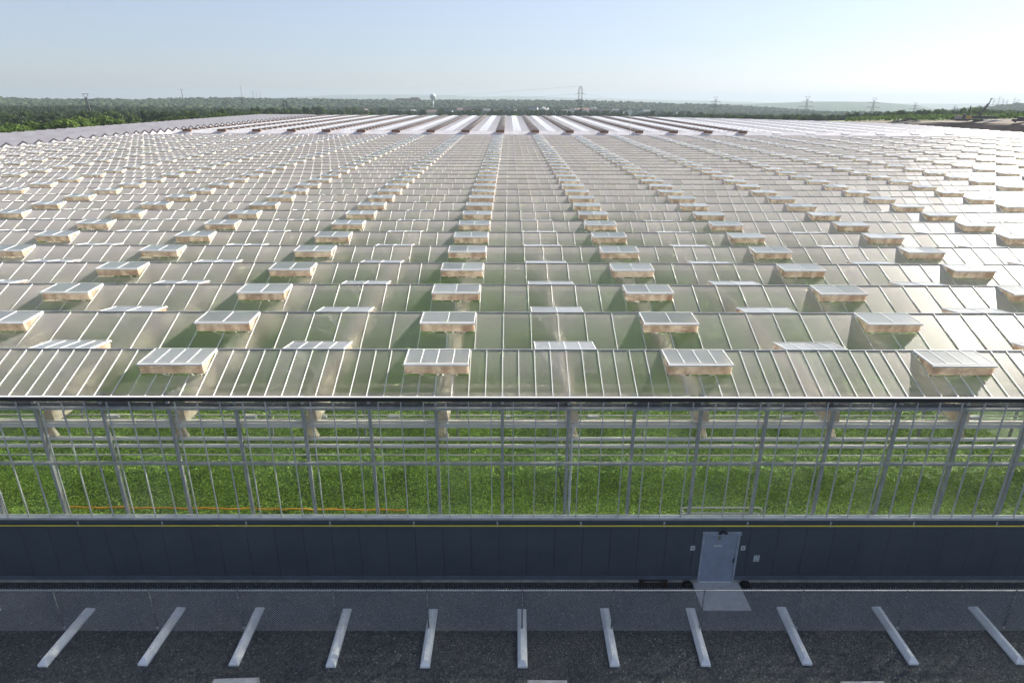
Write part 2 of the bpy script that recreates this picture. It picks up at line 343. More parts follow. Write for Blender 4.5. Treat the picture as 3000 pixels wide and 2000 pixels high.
# ------------------------------------------------------------------ ground
def prof(tab):
    xs = [t[0] for t in tab]; ys = [t[1] for t in tab]
    return lambda x: float(np.interp(x, xs, ys))
sky_A = prof([(-600, 284), (0, 282), (60, 286), (150, 289), (250, 288), (310, 286), (400, 292), (430, 288), (600, 286), (700, 288), (800, 290), (1000, 291), (1300, 291), (1500, 294), (1700, 294), (1850, 298), (1960, 301), (2080, 306), (2200, 313), (2330, 322), (2500, 332), (2700, 328), (2760, 322), (2850, 313), (2900, 308), (2940, 304), (3000, 299), (3500, 292)])
sky_B = prof([(-600, 300), (1900, 302), (2000, 305), (2200, 304), (2300, 301), (2380, 298), (2450, 297), (2550, 299), (2620, 304), (2700, 313), (2760, 322), (3500, 326)])
sky_C = prof([(-600, 292), (700, 290), (840, 286), (900, 282), (1000, 278), (1170, 277), (1300, 279), (1400, 284), (1483, 281), (1600, 284), (1700, 287), (1850, 292), (2000, 294), (2100, 296), (2200, 299), (2300, 303), (3500, 306)])
az_tab = [(math.atan2(*ray(px, 300)[:2]), px) for px in range(-900, 3901, 50)]
def px_of_az(a): return float(np.interp(a, [t[0] for t in az_tab], [t[1] for t in az_tab]))
DA, DB, DC = 1700., 4600., 9000.
def ground_z(x, y):
    dx, dy = x-CAM[0], y-CAM[1]; D = math.hypot(dx, dy); a = math.atan2(dx, dy)
    a = max(-.9, min(.9, a)); px = px_of_az(a)
    hA = at(px, sky_A(px), DA)[2]-7; hB = at(px, sky_B(px), DB)[2]; hC = at(px, sky_C(px), DC)[2]
    left = max(0, min(1, (900-px)/500))
    ds = [0, 330, 480, 900, 1250, DA, 2300, 3000, DB, 6300, DC, 11000, 13000]
    low = max(0, min(1, (px-1750)/250))
    zs = [0, 0, -1, -8-1.5*low+4*left, -10+5*left-4*low, hA, hA-25, min(hA-20, hB-50), hB, hB-60, hC, hC-80, hC-90]
    z = float(np.interp(D, ds, zs))
    if D > 350:
        z += (math.sin(x*.011+1)+math.sin(y*.013))*min(2.5, (D-350)/250) * (0.4 if D > 800 else .5)
    return z
rings = [0, 15, 30, 60, 100, 150, 200, 260, 330, 400, 480, 560, 650, 750, 850, 900, 980, 1060, 1150, 1250, 1330, 1420, 1500, 1580, 1650, 1700, 1760, 1850, 2000, 2300, 2600, 3000, 3400, 3800, 4200, 4400, 4600, 4800, 5300, 6300, 7200, 8000, 8600, 9000, 9400, 11000, 12200]
NA = 360
vv = [(CAM[0], CAM[1], 0)]; ff = []
for r in rings[1:]:
    for k in range(NA):
        a = 2*math.pi*k/NA - math.pi
        # finer steps in front of the greenhouse
        a = a - .62*math.sin(a)*1.0
        x, y = CAM[0]+r*math.sin(a), CAM[1]+r*math.cos(a)
        vv.append((x, y, ground_z(x, y) if abs(a) < 1.3 else (ground_z(x, y) if r < 2000 else -5)))
for k in range(NA): ff.append((0, 1+(k+1) % NA, 1+k))
for i in range(len(rings)-2):
    for k in range(NA):
        a = 1+i*NA; ff.append((a+k, a+(k+1) % NA, a+NA+(k+1) % NA, a+NA+k))
g = MB(); g.v = vv; g.f = ff; g.mi = [0]*len(ff)
tag(g.build('ground', 'terrain', smooth=True), kind='structure')
g = MB(); nx, ny = 60, 30
g.box(-90, 140, -60, 0.05, -.02, .006)
tag(g.build('gravel_yard', 'gravel'), kind='structure')
g = MB(); g.box(7.10, 8.83, -1.44, -.012, .0, .045)
tag(g.build('door_slab', 'concrete'), kind='structure')

# loose stones in the yard
def stones():
    n = 5200; ico = bmesh.new(); bmesh.ops.create_icosphere(ico, subdivisions=1, radius=1); iv = np.array([v.co[:] for v in ico.verts]); iff = np.array([[v.index for v in f.verts] for f in ico.faces]); ico.free()
    cx = rng.uniform(-19, 19, n); cyy = rng.uniform(-6.2, -.06, n); s = rng.uniform(.012, .032, n)
    V = iv[None]*(s[:, None, None]*rng.uniform(.7, 1.2, (n, 1, 3))) * (1+rng.uniform(-.15, .15, (n, len(iv), 1)))
    V += np.stack([cx, cyy, s*.4+.006], 1)[:, None]
    Fc = iff[None] + (np.arange(n)*len(iv))[:, None, None]
    me = np_mesh('gravel_stones', V.reshape(-1, 3), Fc.reshape(-1, 3), ['stonegrey', 'stonelight'], (np.repeat(rng.random(n) > .985, len(iff))).astype(int))
    tag(linkmesh('gravel_stones', me), 'loose dark grey stones lying over the gravel yard', 'gravel', kind='stuff')
M['stonegrey'] = plain('dark_stone', (.09, .095, .105), (.035, .037, .042), .8, 0, 25)
M['stonelight'] = plain('pale_stone', (.42, .42, .42), (.2, .2, .2), .8, 0, 6)
stones()

# ------------------------------------------------------------------ roof pieces
def front_pt(yr, t, x, off=0.0):   # point on the slope facing the camera, t = slope distance from ridge
    return (x, yr - t*COSP - off*SINP, ZR - t*SINP + off*COSP)
def back_pt(yr, t, x, off=0.0):
    return (x, yr + t*COSP + off*SINP, ZR - t*SINP + off*COSP)
def row_glass(mb, yr, xa, xb, front, back, first=False, dz=0.0, pane=B/2, plainroof=False):
    """front/back: centres of the vents, openings are left in the glass"""
    for side, cs in (('f', front), ('b', back)):
        fn = front_pt if side == 'f' else back_pt
        L = (Y1 if (side == 'f' and first) else HB)/COSP - .04
        segs = []; cur = xa
        for c in sorted(cs):
            segs.append((cur, c-B/2, 0)); segs.append((c-B/2, c+B/2, VL)); cur = c+B/2
        segs.append((cur, xb, 0))
        for a, b_, t0 in segs:
            if b_-a < 1e-3: continue
            n_ = max(1, round((b_-a)/pane)) if not plainroof else 1
            for i in range(n_):
                p = a+(b_-a)*i/n_; q = a+(b_-a)*(i+1)/n_
                pts = [fn(yr, L, p), fn(yr, L, q), fn(yr, t0+.02, q), fn(yr, t0+.02, p)]
                if side == 'b': pts = pts[::-1]
                mb.face([(u[0], u[1], u[2]+dz) for u in pts])
OPEN = R(20.2)
def vent_geo(open_ang, npan, pleats, detail=True):
    """a vent hinged at the ridge, opening towards -Y; local origin on the ridge; returns frame, pane and screen builders"""
    W = B-.06; roof = -PITCHR; ang = roof + open_ang
    def P(x, t, a, off=0): return (x, -t*math.cos(a) + off*math.sin(a), t*math.sin(a) + off*math.cos(a))
    fr = MB(); h = .05
    def strip(xa, xb, ta, tb, lo, hi):
        fr.hexa([P(xa, ta, ang, lo), P(xa, tb, ang, lo), P(xb, tb, ang, lo), P(xb, ta, ang, lo), P(xa, ta, ang, hi), P(xa, tb, ang, hi), P(xb, tb, ang, hi), P(xb, ta, ang, hi)])
    strip(-W/2-.02, W/2+.02, VL-.02, VL+.02, -.045, .008)
    if detail:
        strip(-W/2, -W/2+.03, .03, VL-.02, -.03, .03); strip(W/2-.03, W/2, .03, VL-.02, -.03, .03); strip(-W/2, W/2, .0, .03, -.02, .035)
        strip(-W/2+.03, W/2-.03, VL-.07, VL-.045, -.01, .03)
    else:
        strip(-W/2, -W/2+.04, .0, VL-.03, -.02, .035); strip(W/2-.04, W/2, .0, VL-.03, -.02, .035)
    for i in range(1, npan):
        x = -W/2 + W*i/npan; strip(x-.012, x+.012, .03, VL-.04, -.01, .03)
    gl = MB(); gl.face([P(-W/2+.02, VL-.02, ang, .012), P(W/2-.02, VL-.02, ang, .012), P(W/2-.02, .02, ang, .012), P(-W/2+.02, .02, ang, .012)])
    sc = MB(); nl = pleats*2; prev = None
    for j in range(nl+1):
        a = roof + .005 + (open_ang-.035)*j/nl
        out = .0 if j % 2 == 0 else .045
        t = VL - .045 + out - (.02 if j == 0 else 0)
        xs = W/2 - .05 + out
        nseg = 12 if detail else 1
        fpts = []
        for i in range(nseg+1):
            x = -xs + 2*xs*i/nseg; sag = 0
            if detail and 0 < j < nl: sag = .012*math.sin(i*2.1+j*1.3)
            if detail and j == 0: sag = .014*math.sin(i*1.9)
            fpts.append(P(x, t + sag, a))
        line = [P(-W/2+.04, .05, a)] + fpts + [P(W/2-.04, .05, a)]
        if prev:
            for i in range(len(line)-1): sc.face([prev[i], prev[i+1], line[i+1], line[i]])
        prev = line
    return fr, gl, sc
# meshes of the kinds of vent
VK = {}
for key, (an, npn, pl, det) in {'narrow': (OPEN, 4, 6, True), 'wide': (OPEN, 2, 6, True), 'narrow_back': (R(15.3), 4, 5, True), 'wide_back': (R(15.3), 2, 5, True), 'far': (R(38), 2, 3, False), 'farback': (R(27), 2, 2, False), 'shut': (R(6), 2, 1, False)}.items():
    fr, gl, sc = vent_geo(an, npn, pl, det)
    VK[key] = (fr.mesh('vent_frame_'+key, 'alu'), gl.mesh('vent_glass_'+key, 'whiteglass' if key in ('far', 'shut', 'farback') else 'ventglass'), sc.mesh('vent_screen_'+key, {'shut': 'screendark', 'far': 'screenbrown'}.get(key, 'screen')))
def place_vent(parent, kind, x, yr, back=False, px_rank=None):
    f, g_, s_ = VK[kind+('_back' if back and kind in ('narrow', 'wide') else '')]
    v = linkmesh('roof_vent', f, parent, (x, yr, ZR+.012), math.pi if back else 0)
    v.rotation_euler.x = random.uniform(-.014, .014)
    linkmesh('vent_glass', g_, v); linkmesh('insect_screen', s_, v)
    return v
def merge_vents(parent, kind, items):
    """the many far vents as one mesh with three materials"""
    vs, fs, ms = [], [], []; off = 0
    for mi, me in enumerate(VK[kind]):
        n = len(me.vertices); co = np.empty(n*3, np.float32); me.vertices.foreach_get('co', co); co = co.reshape(-1, 3)
        polys = np.array([tuple(p.vertices) for p in me.polygons])
        for (x, y, back) in items:
            c = co.copy()
            if back: c[:, :2] *= -1
            vs.append(c + np.array([x, y, ZR+.012])); fs.append(polys+off); ms.append(np.full(len(polys), mi)); off += n
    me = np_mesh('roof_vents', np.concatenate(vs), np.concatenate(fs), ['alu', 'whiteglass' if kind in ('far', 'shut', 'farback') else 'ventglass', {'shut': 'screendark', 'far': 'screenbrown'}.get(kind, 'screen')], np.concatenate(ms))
    o = linkmesh('roof_vents', me, parent); tag(o, kind='stuff'); return o

# ------------------------------------------------------------------ front greenhouse
GH = empty('greenhouse', (0, 0, 0), 'vast front greenhouse with clear glass wall over dark base panels and many open vents', 'greenhouse')
w = MB(); w.box(X0, X1, -.03, .22, 0, .27)
for i in range(60):                                   # slightly stained joints in the foundation
    pass
w.build('foundation', 'foundation', GH)
# dark panels between y -.05 and .2, pitch 1.0125
pm = MB(); DX0, DX1 = 7.27, 8.63
x = -.122 + 1.0125*math.floor((X0+.122)/1.0125)
def panelbox(a, b):
    if b-a > .03: pm.box(a+.006, b-.006, -.05, .0, .33, 2.83)
while x < X1:
    a, b = x, x+1.0125
    if b <= DX0 or a >= DX1: panelbox(a, b)
    else:
        if a < DX0: panelbox(a, DX0)
        if b > DX1: panelbox(DX1, b)
        pm.box(max(a, DX0)+.006, min(b, DX1)-.006, -.05, .0, 2.33, 2.83)
    x += 1.0125
pm.build('base_wall', 'panel', GH)
bk = MB(); bk.box(X0, DX0, .0, .2, .27, 2.83); bk.box(DX1, X1, .0, .2, .27, 2.83); bk.box(DX0, DX1, .0, .2, 2.3, 2.83); bk.build('wall_core', 'paneldark', GH)
for a, b in ((X0, DX0-.02), (DX1+.02, X1)):
    t = MB(); t.box(a, b, -.10, -.052, .262, .30); t.box(a, b, -.085, -.052, .30, .345)
    t.hexa([(a, -.105, .20), (b, -.105, .20), (b, -.05, .255), (a, -.05, .255), (a, -.108, .255), (b, -.108, .255), (b, -.05, .262), (a, -.05, .262)])
    t.build('base_flashing', 'trim', GH)
s_ = MB(); s_.box(X0, X1, -.07, .16, 2.832, 2.90); s_.build('sill', 'galv', GH)
s_ = MB(); s_.box(X0, X1, -.045, .03, 2.90, 2.925); s_.box(X0, X1, .03, .10, 2.9, 2.96); s_.build('sill_rail', 'alu', GH)
for z, h in ((2.227+GZ, .07), (4.354+GZ, .075)):
    s_ = MB(); s_.box(X0, X1, .012, .12, z-h/2, z+h/2); s_.box(X0, X1, .125, .16, z-.02, z+.04); s_.build('transom', 'galv', GH)
s_ = MB(); s_.box(X0, X1, -.075, -.055, 7.535, 7.672); s_.box(X0, X1, -.053, .10, 7.535, 7.56); s_.build('eave_gutter', 'black', GH)
s_ = MB(); s_.box(X0, X1, -.077, -.01, 7.675, 7.70); s_.build('eave_edge', 'alu', GH)
gm = MB()
for i in range(-117, 187):
    a = (i+.5)*B/3; gm.face([(a+.012, 0, 2.92), (a+B/3-.012, 0, 2.92), (a+B/3-.012, 0, 7.54), (a+.012, 0, 7.54)])
gm.build('glass_wall', 'wallglass', GH)
mm = MB(); mm.box(-.014, .014, -.045, .01, 2.91, 7.53); mm_me = mm.mesh('mullion', 'alu_grey')
for i in range(-50, 50): linkmesh('mullion', mm_me, GH, ((i+.5)*B/3, 0, 0))
cm = MB(); cm.box(-.05, .05, .19, .31, .0, 7.50); cm.box(-.11, .11, .14, .36, 7.50, 7.62)
cm_me = cm.mesh('column', 'galv')
for i in range(-16, 17): linkmesh('column', cm_me, GH, (i*B, 0, 0))
inner = MB(); inner.box(-.05, .05, -.05, .05, 0, 7.45); inner_me = inner.mesh('inner_column', 'galv')
for r in (2, 4, 6, 8):
    for i in range(-13, 14, 2): linkmesh('inner_column', inner_me, GH, (i*B, ridge_y(r)+HB, 0))
# pipes along the wall
for z, r in ((3.02+GZ, .072), (2.735+GZ, .072)):
    t = MB(); t.tube((X0, .40, z), (X1, .40, z), r, 12); t.build('heating_pipe', 'whitepipe', GH, smooth=True)
t = MB(); t.tube((X0, .36, 2.40+GZ), (X1, .36, 2.40+GZ), .022, 8); t.build('water_pipe', 'whitepipe', GH, smooth=True)
t = MB(); t.box(X0, X1, .34, .46, 3.52+GZ, 3.64+GZ); t.box(X0, X1, .30, .34, 3.50+GZ, 3.52+GZ); t.box(X0, X1, .42, .52, 3.645+GZ, 3.70+GZ); t.build('wall_beam', 'whitepipe', GH)
for (yy, zz, rr) in ((2.0, 6.46, .02), (2.05, 6.36, .016), (1.95, 6.30, .016), (2.0, 5.95, .03), (2.0, 5.81, .018), (2.05, 5.73, .018), (5.0, 6.4, .03), (4.6, 6.2, .02)):
    t = MB(); t.tube((-45, yy, zz), (45, yy, zz), rr, 6, cap=False); t.build('screen_wire', 'truss', GH)
# rolled screen bundle under the eave: ragged grey cloth on the upper transom
t = MB(); pts = []
N = 900
for i in range(N+1):
    x = -36+72*i/N; pts.append((x, .23, 4.43+GZ+.018*math.sin(i*.31)+.02*abs(math.sin(i*.083))**3+random.uniform(-.01, .012)))
for i in range(N):
    a, b = pts[i], pts[i+1]
    for (y0, z0), (y1, z1) in (((.15, -.10), (.17, .0)), ((.17, .0), (.34, .02)), ((.34, .02), (.36, -.10))):
        t.face([(a[0], y0, a[2]+z0), (b[0], y0, b[2]+z0), (b[0], y1, b[2]+z1), (a[0], y1, a[2]+z1)])
t.build('folded_screen', 'fabric', GH)
t = MB(); t.box(-45, 45, .42, .70, 4.50+GZ, 4.60+GZ); t.box(-45, 45, 1.0, 1.12, 4.62+GZ, 4.68+GZ); t.build('screen_bundle', 'curtain', GH)
# trusses run back from every other post, with a bundle of folded cloth
def truss_mesh(y_end):
    t = MB(); zb, zt = 6.42, 7.25
    t.bar((0, .3, zb), (0, y_end, zb), .05, .06); t.bar((0, .3, zt), (0, y_end, zt), .05, .06)
    n_ = int((y_end-.3)/.7); dy = (y_end-.3)/n_
    for i in range(n_):
        y = .3+i*dy; zz = (zb, zt) if i % 2 == 0 else (zt, zb)
        t.bar((0, y, zz[0]), (0, y+dy, zz[1]), .03, .03)
    k = 1
    while ridge_y(k) < y_end:                       # push rods spreading up to the vents
        for s_y in (-1, 1):
            for s_x in (-1, 1): t.bar((0, ridge_y(k)+s_y*.25, 7.27), (s_x*.85, ridge_y(k)+s_y*.8, 8.12), .045, .045)
        k += 1
    return t.mesh('truss', 'truss')
tr_me = truss_mesh(ridge_y(16)+HB)
bu = MB(); yy = .45
while yy < 134:
    bu.hexa([(.04, yy, 6.46), (.40, yy, 6.46), (.40, yy+1.9, 6.46), (.04, yy+1.9, 6.46), (.09, yy, 6.92), (.34, yy, 6.92), (.34, yy+1.9, 6.92), (.09, yy+1.9, 6.92)]); yy += 1.95
bu_me = bu.mesh('cloth_bundle', 'curtain')
sk = MB(); NS = 11                 # fan of cloth hanging at the post
top = [( .02+.20*i/NS, .42+.04*(i % 2), 6.42) for i in range(NS+1)]
bot = [(-.02+.42*i/NS, .40+.09*(i % 2), 5.92+.05*math.sin(i*1.3)) for i in range(NS+1)]
for i in range(NS): sk.face([bot[i], bot[i+1], top[i+1], top[i]])
sk_me = sk.mesh('hanging_cloth', 'curtain')
for i in range(-37, 61, 2):
    tr = linkmesh('truss', tr_me, GH, (i*B, 0, 0)); linkmesh('cloth_bundle', bu_me, tr); linkmesh('hanging_cloth', sk_me, tr)
# white downpipe beside the post right of the middle
t = MB(); t.path([(2.44, .62, 6.55), (2.43, .34, 6.35), (2.40, .30, 6.15), (2.40, .30, 4.4), (2.40, .30, 2.9), (2.40, .3, .2)], .05, 10); t.build('downpipe', 'white', GH, smooth=True)
t = MB(); t.path([(6.6, .36, 2.90), (6.48, .36, 2.97), (6.56, .36, 3.06), (6.66, .36, 3.07), (9.25, .36, 3.07), (9.42, .36, 3.04), (9.46, .36, 2.95), (9.42, .36, 2.80)], .03, 8)
t.path([(6.44, .26, 2.80), (6.5, .26, 2.86), (6.62, .26, 2.90), (9.2, .26, 2.90), (9.32, .26, 2.87), (9.34, .26, 2.78)], .03, 8); t.build('pipe_loop', 'whitepipe', GH, smooth=True)
# other walls
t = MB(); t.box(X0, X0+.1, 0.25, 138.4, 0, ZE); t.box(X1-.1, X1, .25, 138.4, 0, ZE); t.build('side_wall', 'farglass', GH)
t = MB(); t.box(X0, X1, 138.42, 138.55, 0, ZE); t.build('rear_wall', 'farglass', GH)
# roof
def vent_centres(first, xa, xb):
    c = first; out = []
    while c-4*B > xa+B: c -= 4*B
    while c < xb-B:
        out.append(c); c += 4*B
    return out
VF = vent_centres(-B, X0, X1); VBk = vent_centres(B, X0, X1)
for k in range(1, NROW+1):
    yr = ridge_y(k); mb = MB(); row_glass(mb, yr, X0, X1, VF, VBk, first=(k == 1))
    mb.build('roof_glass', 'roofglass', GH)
    r_ = MB(); r_.box(X0, X1, yr-.028, yr+.028, ZR-.02, ZR+.03)
    if k < NROW: r_.box(X0, X1, yr+HB-.09, yr+HB+.09, ZE-.10, ZE-.02)
    r_.build('ridge_beam', 'ridge', GH)
def barmesh(L, wd, name):
    b = MB(); b.hexa([(-wd/2, -.02*COSP+.005, -.02*SINP-.0), (wd/2, -.02*COSP+.005, -.02*SINP), (wd/2, -L*COSP+.005, -L*SINP), (-wd/2, -L*COSP+.005, -L*SINP),
            (-wd/2, -.02*COSP-.03*SINP, -.02*SINP+.03*COSP), (wd/2, -.02*COSP-.03*SINP, -.02*SINP+.03*COSP), (wd/2, -L*COSP-.03*SINP, -L*SINP+.03*COSP), (-wd/2, -L*COSP-.03*SINP, -L*SINP+.03*COSP)])
    return b.mesh(name, 'alu')
LF = Y1/COSP; LH = HB/COSP
def blocked(x, cs): return any(abs(x-c) < B/2-.05 for c in cs)
bar_full1 = barmesh(LF, .023, 'glazing_bar'); bar_full = barmesh(LH-.03, .023, 'glazing_bar')
def barmesh_low(L): 
    b = MB(); a0 = VL+.01
    b.hexa([(-.016, -a0*COSP, -a0*SINP), (.016, -a0*COSP, -a0*SINP), (.016, -L*COSP, -L*SINP), (-.016, -L*COSP, -L*SINP),
            (-.016, -a0*COSP-.03*SINP, -a0*SINP+.03*COSP), (.016, -a0*COSP-.03*SINP, -a0*SINP+.03*COSP), (.016, -L*COSP-.03*SINP, -L*SINP+.03*COSP), (-.016, -L*COSP-.03*SINP, -L*SINP+.03*COSP)])
    return b.mesh('glazing_bar', 'alu')
bar_low1 = barmesh_low(LF); bar_low = barmesh_low(LH-.03)
singles = []; rest = []
for k in range(1, NROW+1):
    pitch = B/4 if k == 1 else B/2; n0 = math.ceil((X0+.05)/pitch); n1 = math.floor((X1-.05)/pitch)
    for i in range(n0, n1+1):
        x = i*pitch; low = blocked(x, VF)
        lim = 19.5 if k == 1 else (17 if k == 2 else 0)
        (singles if (abs(x) < lim and len(singles) < 100) else rest).append((k, x, low, False))
        rest.append((k, x, blocked(x, VBk), True))
for k, x, low, bk_ in singles:
    me = (bar_low1 if low else bar_full1) if k == 1 else (bar_low if low else bar_full)
    linkmesh('glazing_bar', me, GH, (x, ridge_y(k), ZR))
tpl = {}
for nm, me in (('f1', bar_full1), ('f', bar_full), ('l1', bar_low1), ('l', bar_low)):
    tpl[nm] = (np.array([v.co[:] for v in me.vertices]), np.array([tuple(p.vertices) for p in me.polygons]))
vs, fs, off = [], [], 0
for k, x, low, bk_ in rest:
    c, p = tpl[('l' if low else 'f')+('1' if (k == 1 and not bk_) else '')]
    c = c.copy()
    if bk_: c[:, :2] *= -1
    vs.append(c+np.array([x, ridge_y(k), ZR])); fs.append(p+off); off += len(c)
o = linkmesh('glazing_bars', np_mesh('glazing_bars', np.concatenate(vs), np.concatenate(fs), ['alu']), GH); tag(o, kind='stuff')
# vents: the 100 that show largest are parts
cand = []
for k in range(1, NROW+1):
    for side, cs in ((False, VF), (True, VBk)):
        for c in cs:
            yr = ridge_y(k); dy = yr-CAM[1]
            if side and k > 4: wgt = .3
            elif side: wgt = .75
            else: wgt = 1
            vis = abs(c-CAM[0]) < dy*.84*1.02+2 
            cand.append((-(wgt/dy if vis else 0), k, c, side))
cand.sort()
for q, k, c, side in cand[:100]: place_vent(GH, 'narrow' if k == 1 else 'wide', c, ridge_y(k), side)
VK['midb'] = tuple(b.mesh('vm', m_) for b, m_ in zip(vent_geo(R(15.3), 2, 3, False), ('alu', 'ventglass', 'screen')))
near_rest = [(c, ridge_y(k), side) for q, k, c, side in cand[100:]]
VK['mid'] = tuple(b.mesh('vm', m_) for b, m_ in zip(vent_geo(OPEN, 2, 4, False), ('alu', 'ventglass', 'screen')))
merge_vents(GH, 'mid', [v for v in near_rest if not v[2]]); merge_vents(GH, 'midb', [v for v in near_rest if v[2]])
# crop
def crop():
    xs = np.arange(-60, 60.1, .5); ys = np.arange(.8, 60, .5); 
    g_ = MB(); g_.face([(X0+.5, .8, 1.52), (2.435, .8, 1.52), (2.435, 137.5, 1.52), (X0+.5, 137.5, 1.52)]); g_.face([(2.475, .8, 1.52), (X1-.5, .8, 1.52), (X1-.5, 137.5, 1.52), (2.475, 137.5, 1.52)])
    g_.face([(X0+.5, .8, 1.3), (X1-.5, .8, 1.3), (X1-.5, .8, 1.52), (X0+.5, .8, 1.52)])
    tag(g_.build('crop_canopy', 'croplow'), 'solid green carpet of young plants filling the greenhouse floor', 'crop', kind='stuff')
    n = 210000
    x = rng.uniform(-24, 24, n)*1.0; y = .85 + 12.5*rng.random(n)**1.15; keep = (np.abs(x-2.455) > .03); x, y = x[keep], y[keep]; n = len(x)
    s = rng.uniform(.025, .055, n); z = 1.53+rng.uniform(0, .10, n)
    th = rng.uniform(0, 2*np.pi, n); tl = rng.uniform(-.9, .9, n); rl = rng.uniform(-.8, .8, n)
    a = np.stack([np.cos(th)*np.cos(tl), np.sin(th)*np.cos(tl), np.sin(tl)], 1); b0 = np.stack([-np.sin(th), np.cos(th), np.zeros(n)], 1)
    nn = np.cross(a, b0); b = b0*np.cos(rl)[:, None] + nn*np.sin(rl)[:, None]
    c = np.stack([x, y, z], 1); A = a*s[:, None]; Bv = b*(s*.75)[:, None]
    V = np.stack([c-A, c+Bv*.9-A*.1, c+A, c-Bv*.9-A*.1], 1).reshape(-1, 3)
    Fc = np.arange(n*4).reshape(-1, 4)
    tag(linkmesh('crop_leaves', np_mesh('crop_leaves', V, Fc, ['leaf_crop'])), 'small green leaves of the crop seen through the clear wall', 'crop', kind='stuff')
crop()
fl = MB(); fl.box(X0+.2, X1-.2, .25, 138.3, 0.006, .02); tag(fl.build('greenhouse_floor', 'concrete'), kind='structure')
# orange hose on the crop
t = MB(); pts = []
for i in range(140):
    x = -17.6+12.6*i/139*1.09; pts.append((x, 2.36-.19*i/139+.02*math.sin(i*.35)+.012*math.sin(i*1.1), 1.64+.008*math.sin(i*.6)))
t.path(pts, .03, 6); tag(t.build('orange_hose', 'orange', smooth=True), 'bright orange hose lying along the green crop behind the left glass', 'hose')
# hanging fixtures
k_ = 0
lab = ['above the crop, far left', 'second from the left', 'left of the middle', 'just left of the white downpipe', 'right of the white downpipe', 'second from the right', 'near the right edge']
spots = [(-14.4, 1), (-16.7, 0), (-9.35, 1), (-11.5, 0), (-4.05, 1), (-6.6, 0), (0.2, 0), (3.35, 1), (7.1, 0), (10.5, 1), (17.5, 1)]
spots.sort()
for n_, (x, big) in enumerate(spots):
    e = empty('hanging_fixture', (x, 2.0, 5.87), ('wide' if big else 'small')+' white box fixture hung over the crop, number %s from the left behind the glass' % ['one', 'two', 'three', 'four', 'five', 'six', 'seven', 'eight', 'nine', 'ten', 'eleven'][n_], 'hanging fixture', 'white box fixtures hanging behind the glass wall')
    t = MB(); w_ = .42 if big else .16; t.box(-w_/2, w_/2, -.08, .08, -.03, .09); t.build('housing', 'white', e, bevel=.008)
    t = MB(); t.tube((-w_/3, 0, .09), (-w_/3, 0, .45), .008, 5); t.tube((w_/3, 0, .09), (w_/3, 0, .45), .008, 5); t.build('hanger', 'galv', e)

# ---- door, part of the greenhouse
t = MB(); t.box(DX0+.07, DX1-.07, -.045, -.015, .075, 2.20); D_ = t.build('door', 'door', GH, bevel=.004)
t = MB(); t.box(DX0, DX0+.065, -.075, .0, .05, 2.235); t.box(DX1-.065, DX1, -.075, .0, .05, 2.235); t.box(DX0+.065, DX1-.065, -.07, .0, 2.205, 2.235); t.build('door_frame', 'doorframe', D_)
t = MB(); t.box(DX0-.02, DX1+.02, -.15, -.077, 2.24, 2.262); t.box(DX0-.02, DX1+.02, -.085, -.052, 2.262, 2.33); t.build('drip_ledge', 'doorframe', D_)
t = MB(); t.box(DX0+.08, DX1-.08, -.075, -.04, .048, .073); t.build('threshold', 'alu', D_)
t = MB(); t.box(DX1-.13, DX1-.10, -.075, -.046, .95, 1.13); t.build('door_handle', 'blackplastic', D_)
for z in (.45, 1.15, 1.85):
    t = MB(); t.tube((DX0+.068, -.078, z-.06), (DX0+.068, -.078, z+.06), .012, 8); t.build('hinge', 'alu_grey', D_)
t = MB(); t.box(7.855, 7.925, -.052, -.0455, 1.98, 2.10); np_ = t.build('number_plate', 'blackplastic', D_)
t = MB()                                   # the digit 5 in yellow
for a in ((7.872, 7.908, 2.077, 2.086), (7.872, 7.881, 2.045, 2.077), (7.872, 7.905, 2.036, 2.045), (7.899, 7.908, 2.002, 2.036), (7.872, 7.908, 1.993, 2.002)):
    t.box(a[0], a[1], -.056, -.0525, a[2], a[3])
t.build('digit_five', 'yellow', np_)
t = MB(); t.box(7.73, 8.02, -.052, -.0455, 1.66, 1.735); sg = t.build('door_sign', 'white', D_)
t = MB()
for i in range(9): t.box(7.755+i*.027, 7.775+i*.027, -.055, -.0525, 1.685, 1.71)
t.build('lettering', 'inkgrey', sg)
# ---- things on the wall
L_ = empty('wall_lamp', (7.95, -.05, 2.39), 'black twin head lamp mounted on the dark wall above the grey door', 'wall lamp')
t = MB(); t.box(-.06, .06, -.04, 0, -.05, .05); t.build('mount', 'trim', L_, bevel=.006)
t = MB(); t.sphere((0, -.09, 0), .06, 12, 8); t.build('sensor', 'blackplastic', L_, smooth=True)
for s in (-1, 1):
    t = MB(); t.tube((s*.05, -.09, -.02), (s*.14, -.15, -.05), .045, 10, .055); t.build('lamp_head', 'blackplastic', L_)
def notice(x, z, w_, h_, label, kind):
    e = empty('notice_sign', (x, -.052, z), label, 'sign')
    t = MB(); t.box(-w_/2, w_/2, -.008, 0, -h_/2, h_/2); t.build('plate', 'white', e)
    if kind == 'arrow':
        t = MB(); t.box(-.04, .04, -.012, -.009, -.03, .01); t.box(-.055, .055, -.012, -.009, .035, .045); t.box(-.055, .055, -.012, -.009, .06, .068); t.build('print', 'inkgrey', e)
        t = MB(); t.face([(-.035, -.0115, -.048), (.0, -.0115, -.080), (.035, -.0115, -.048)]); t.build('red_arrow', 'red', e)
    else:
        t = MB(); t.box(-.08, .08, -.012, -.009, .085, .115); t.box(-.08, .08, -.012, -.009, -.045, -.02); t.build('green_print', 'green', e)
        t = MB(); t.box(-.08, -.01, -.012, -.009, .02, .055); t.box(.015, .08, -.012, -.009, .02, .055); t.box(-.08, .08, -.012, -.009, -.105, -.075); t.build('grey_print', 'inkgrey', e)
notice(6.955, 1.605, .15, .19, 'small white notice with red arrow on dark wall left of the door', 'arrow')
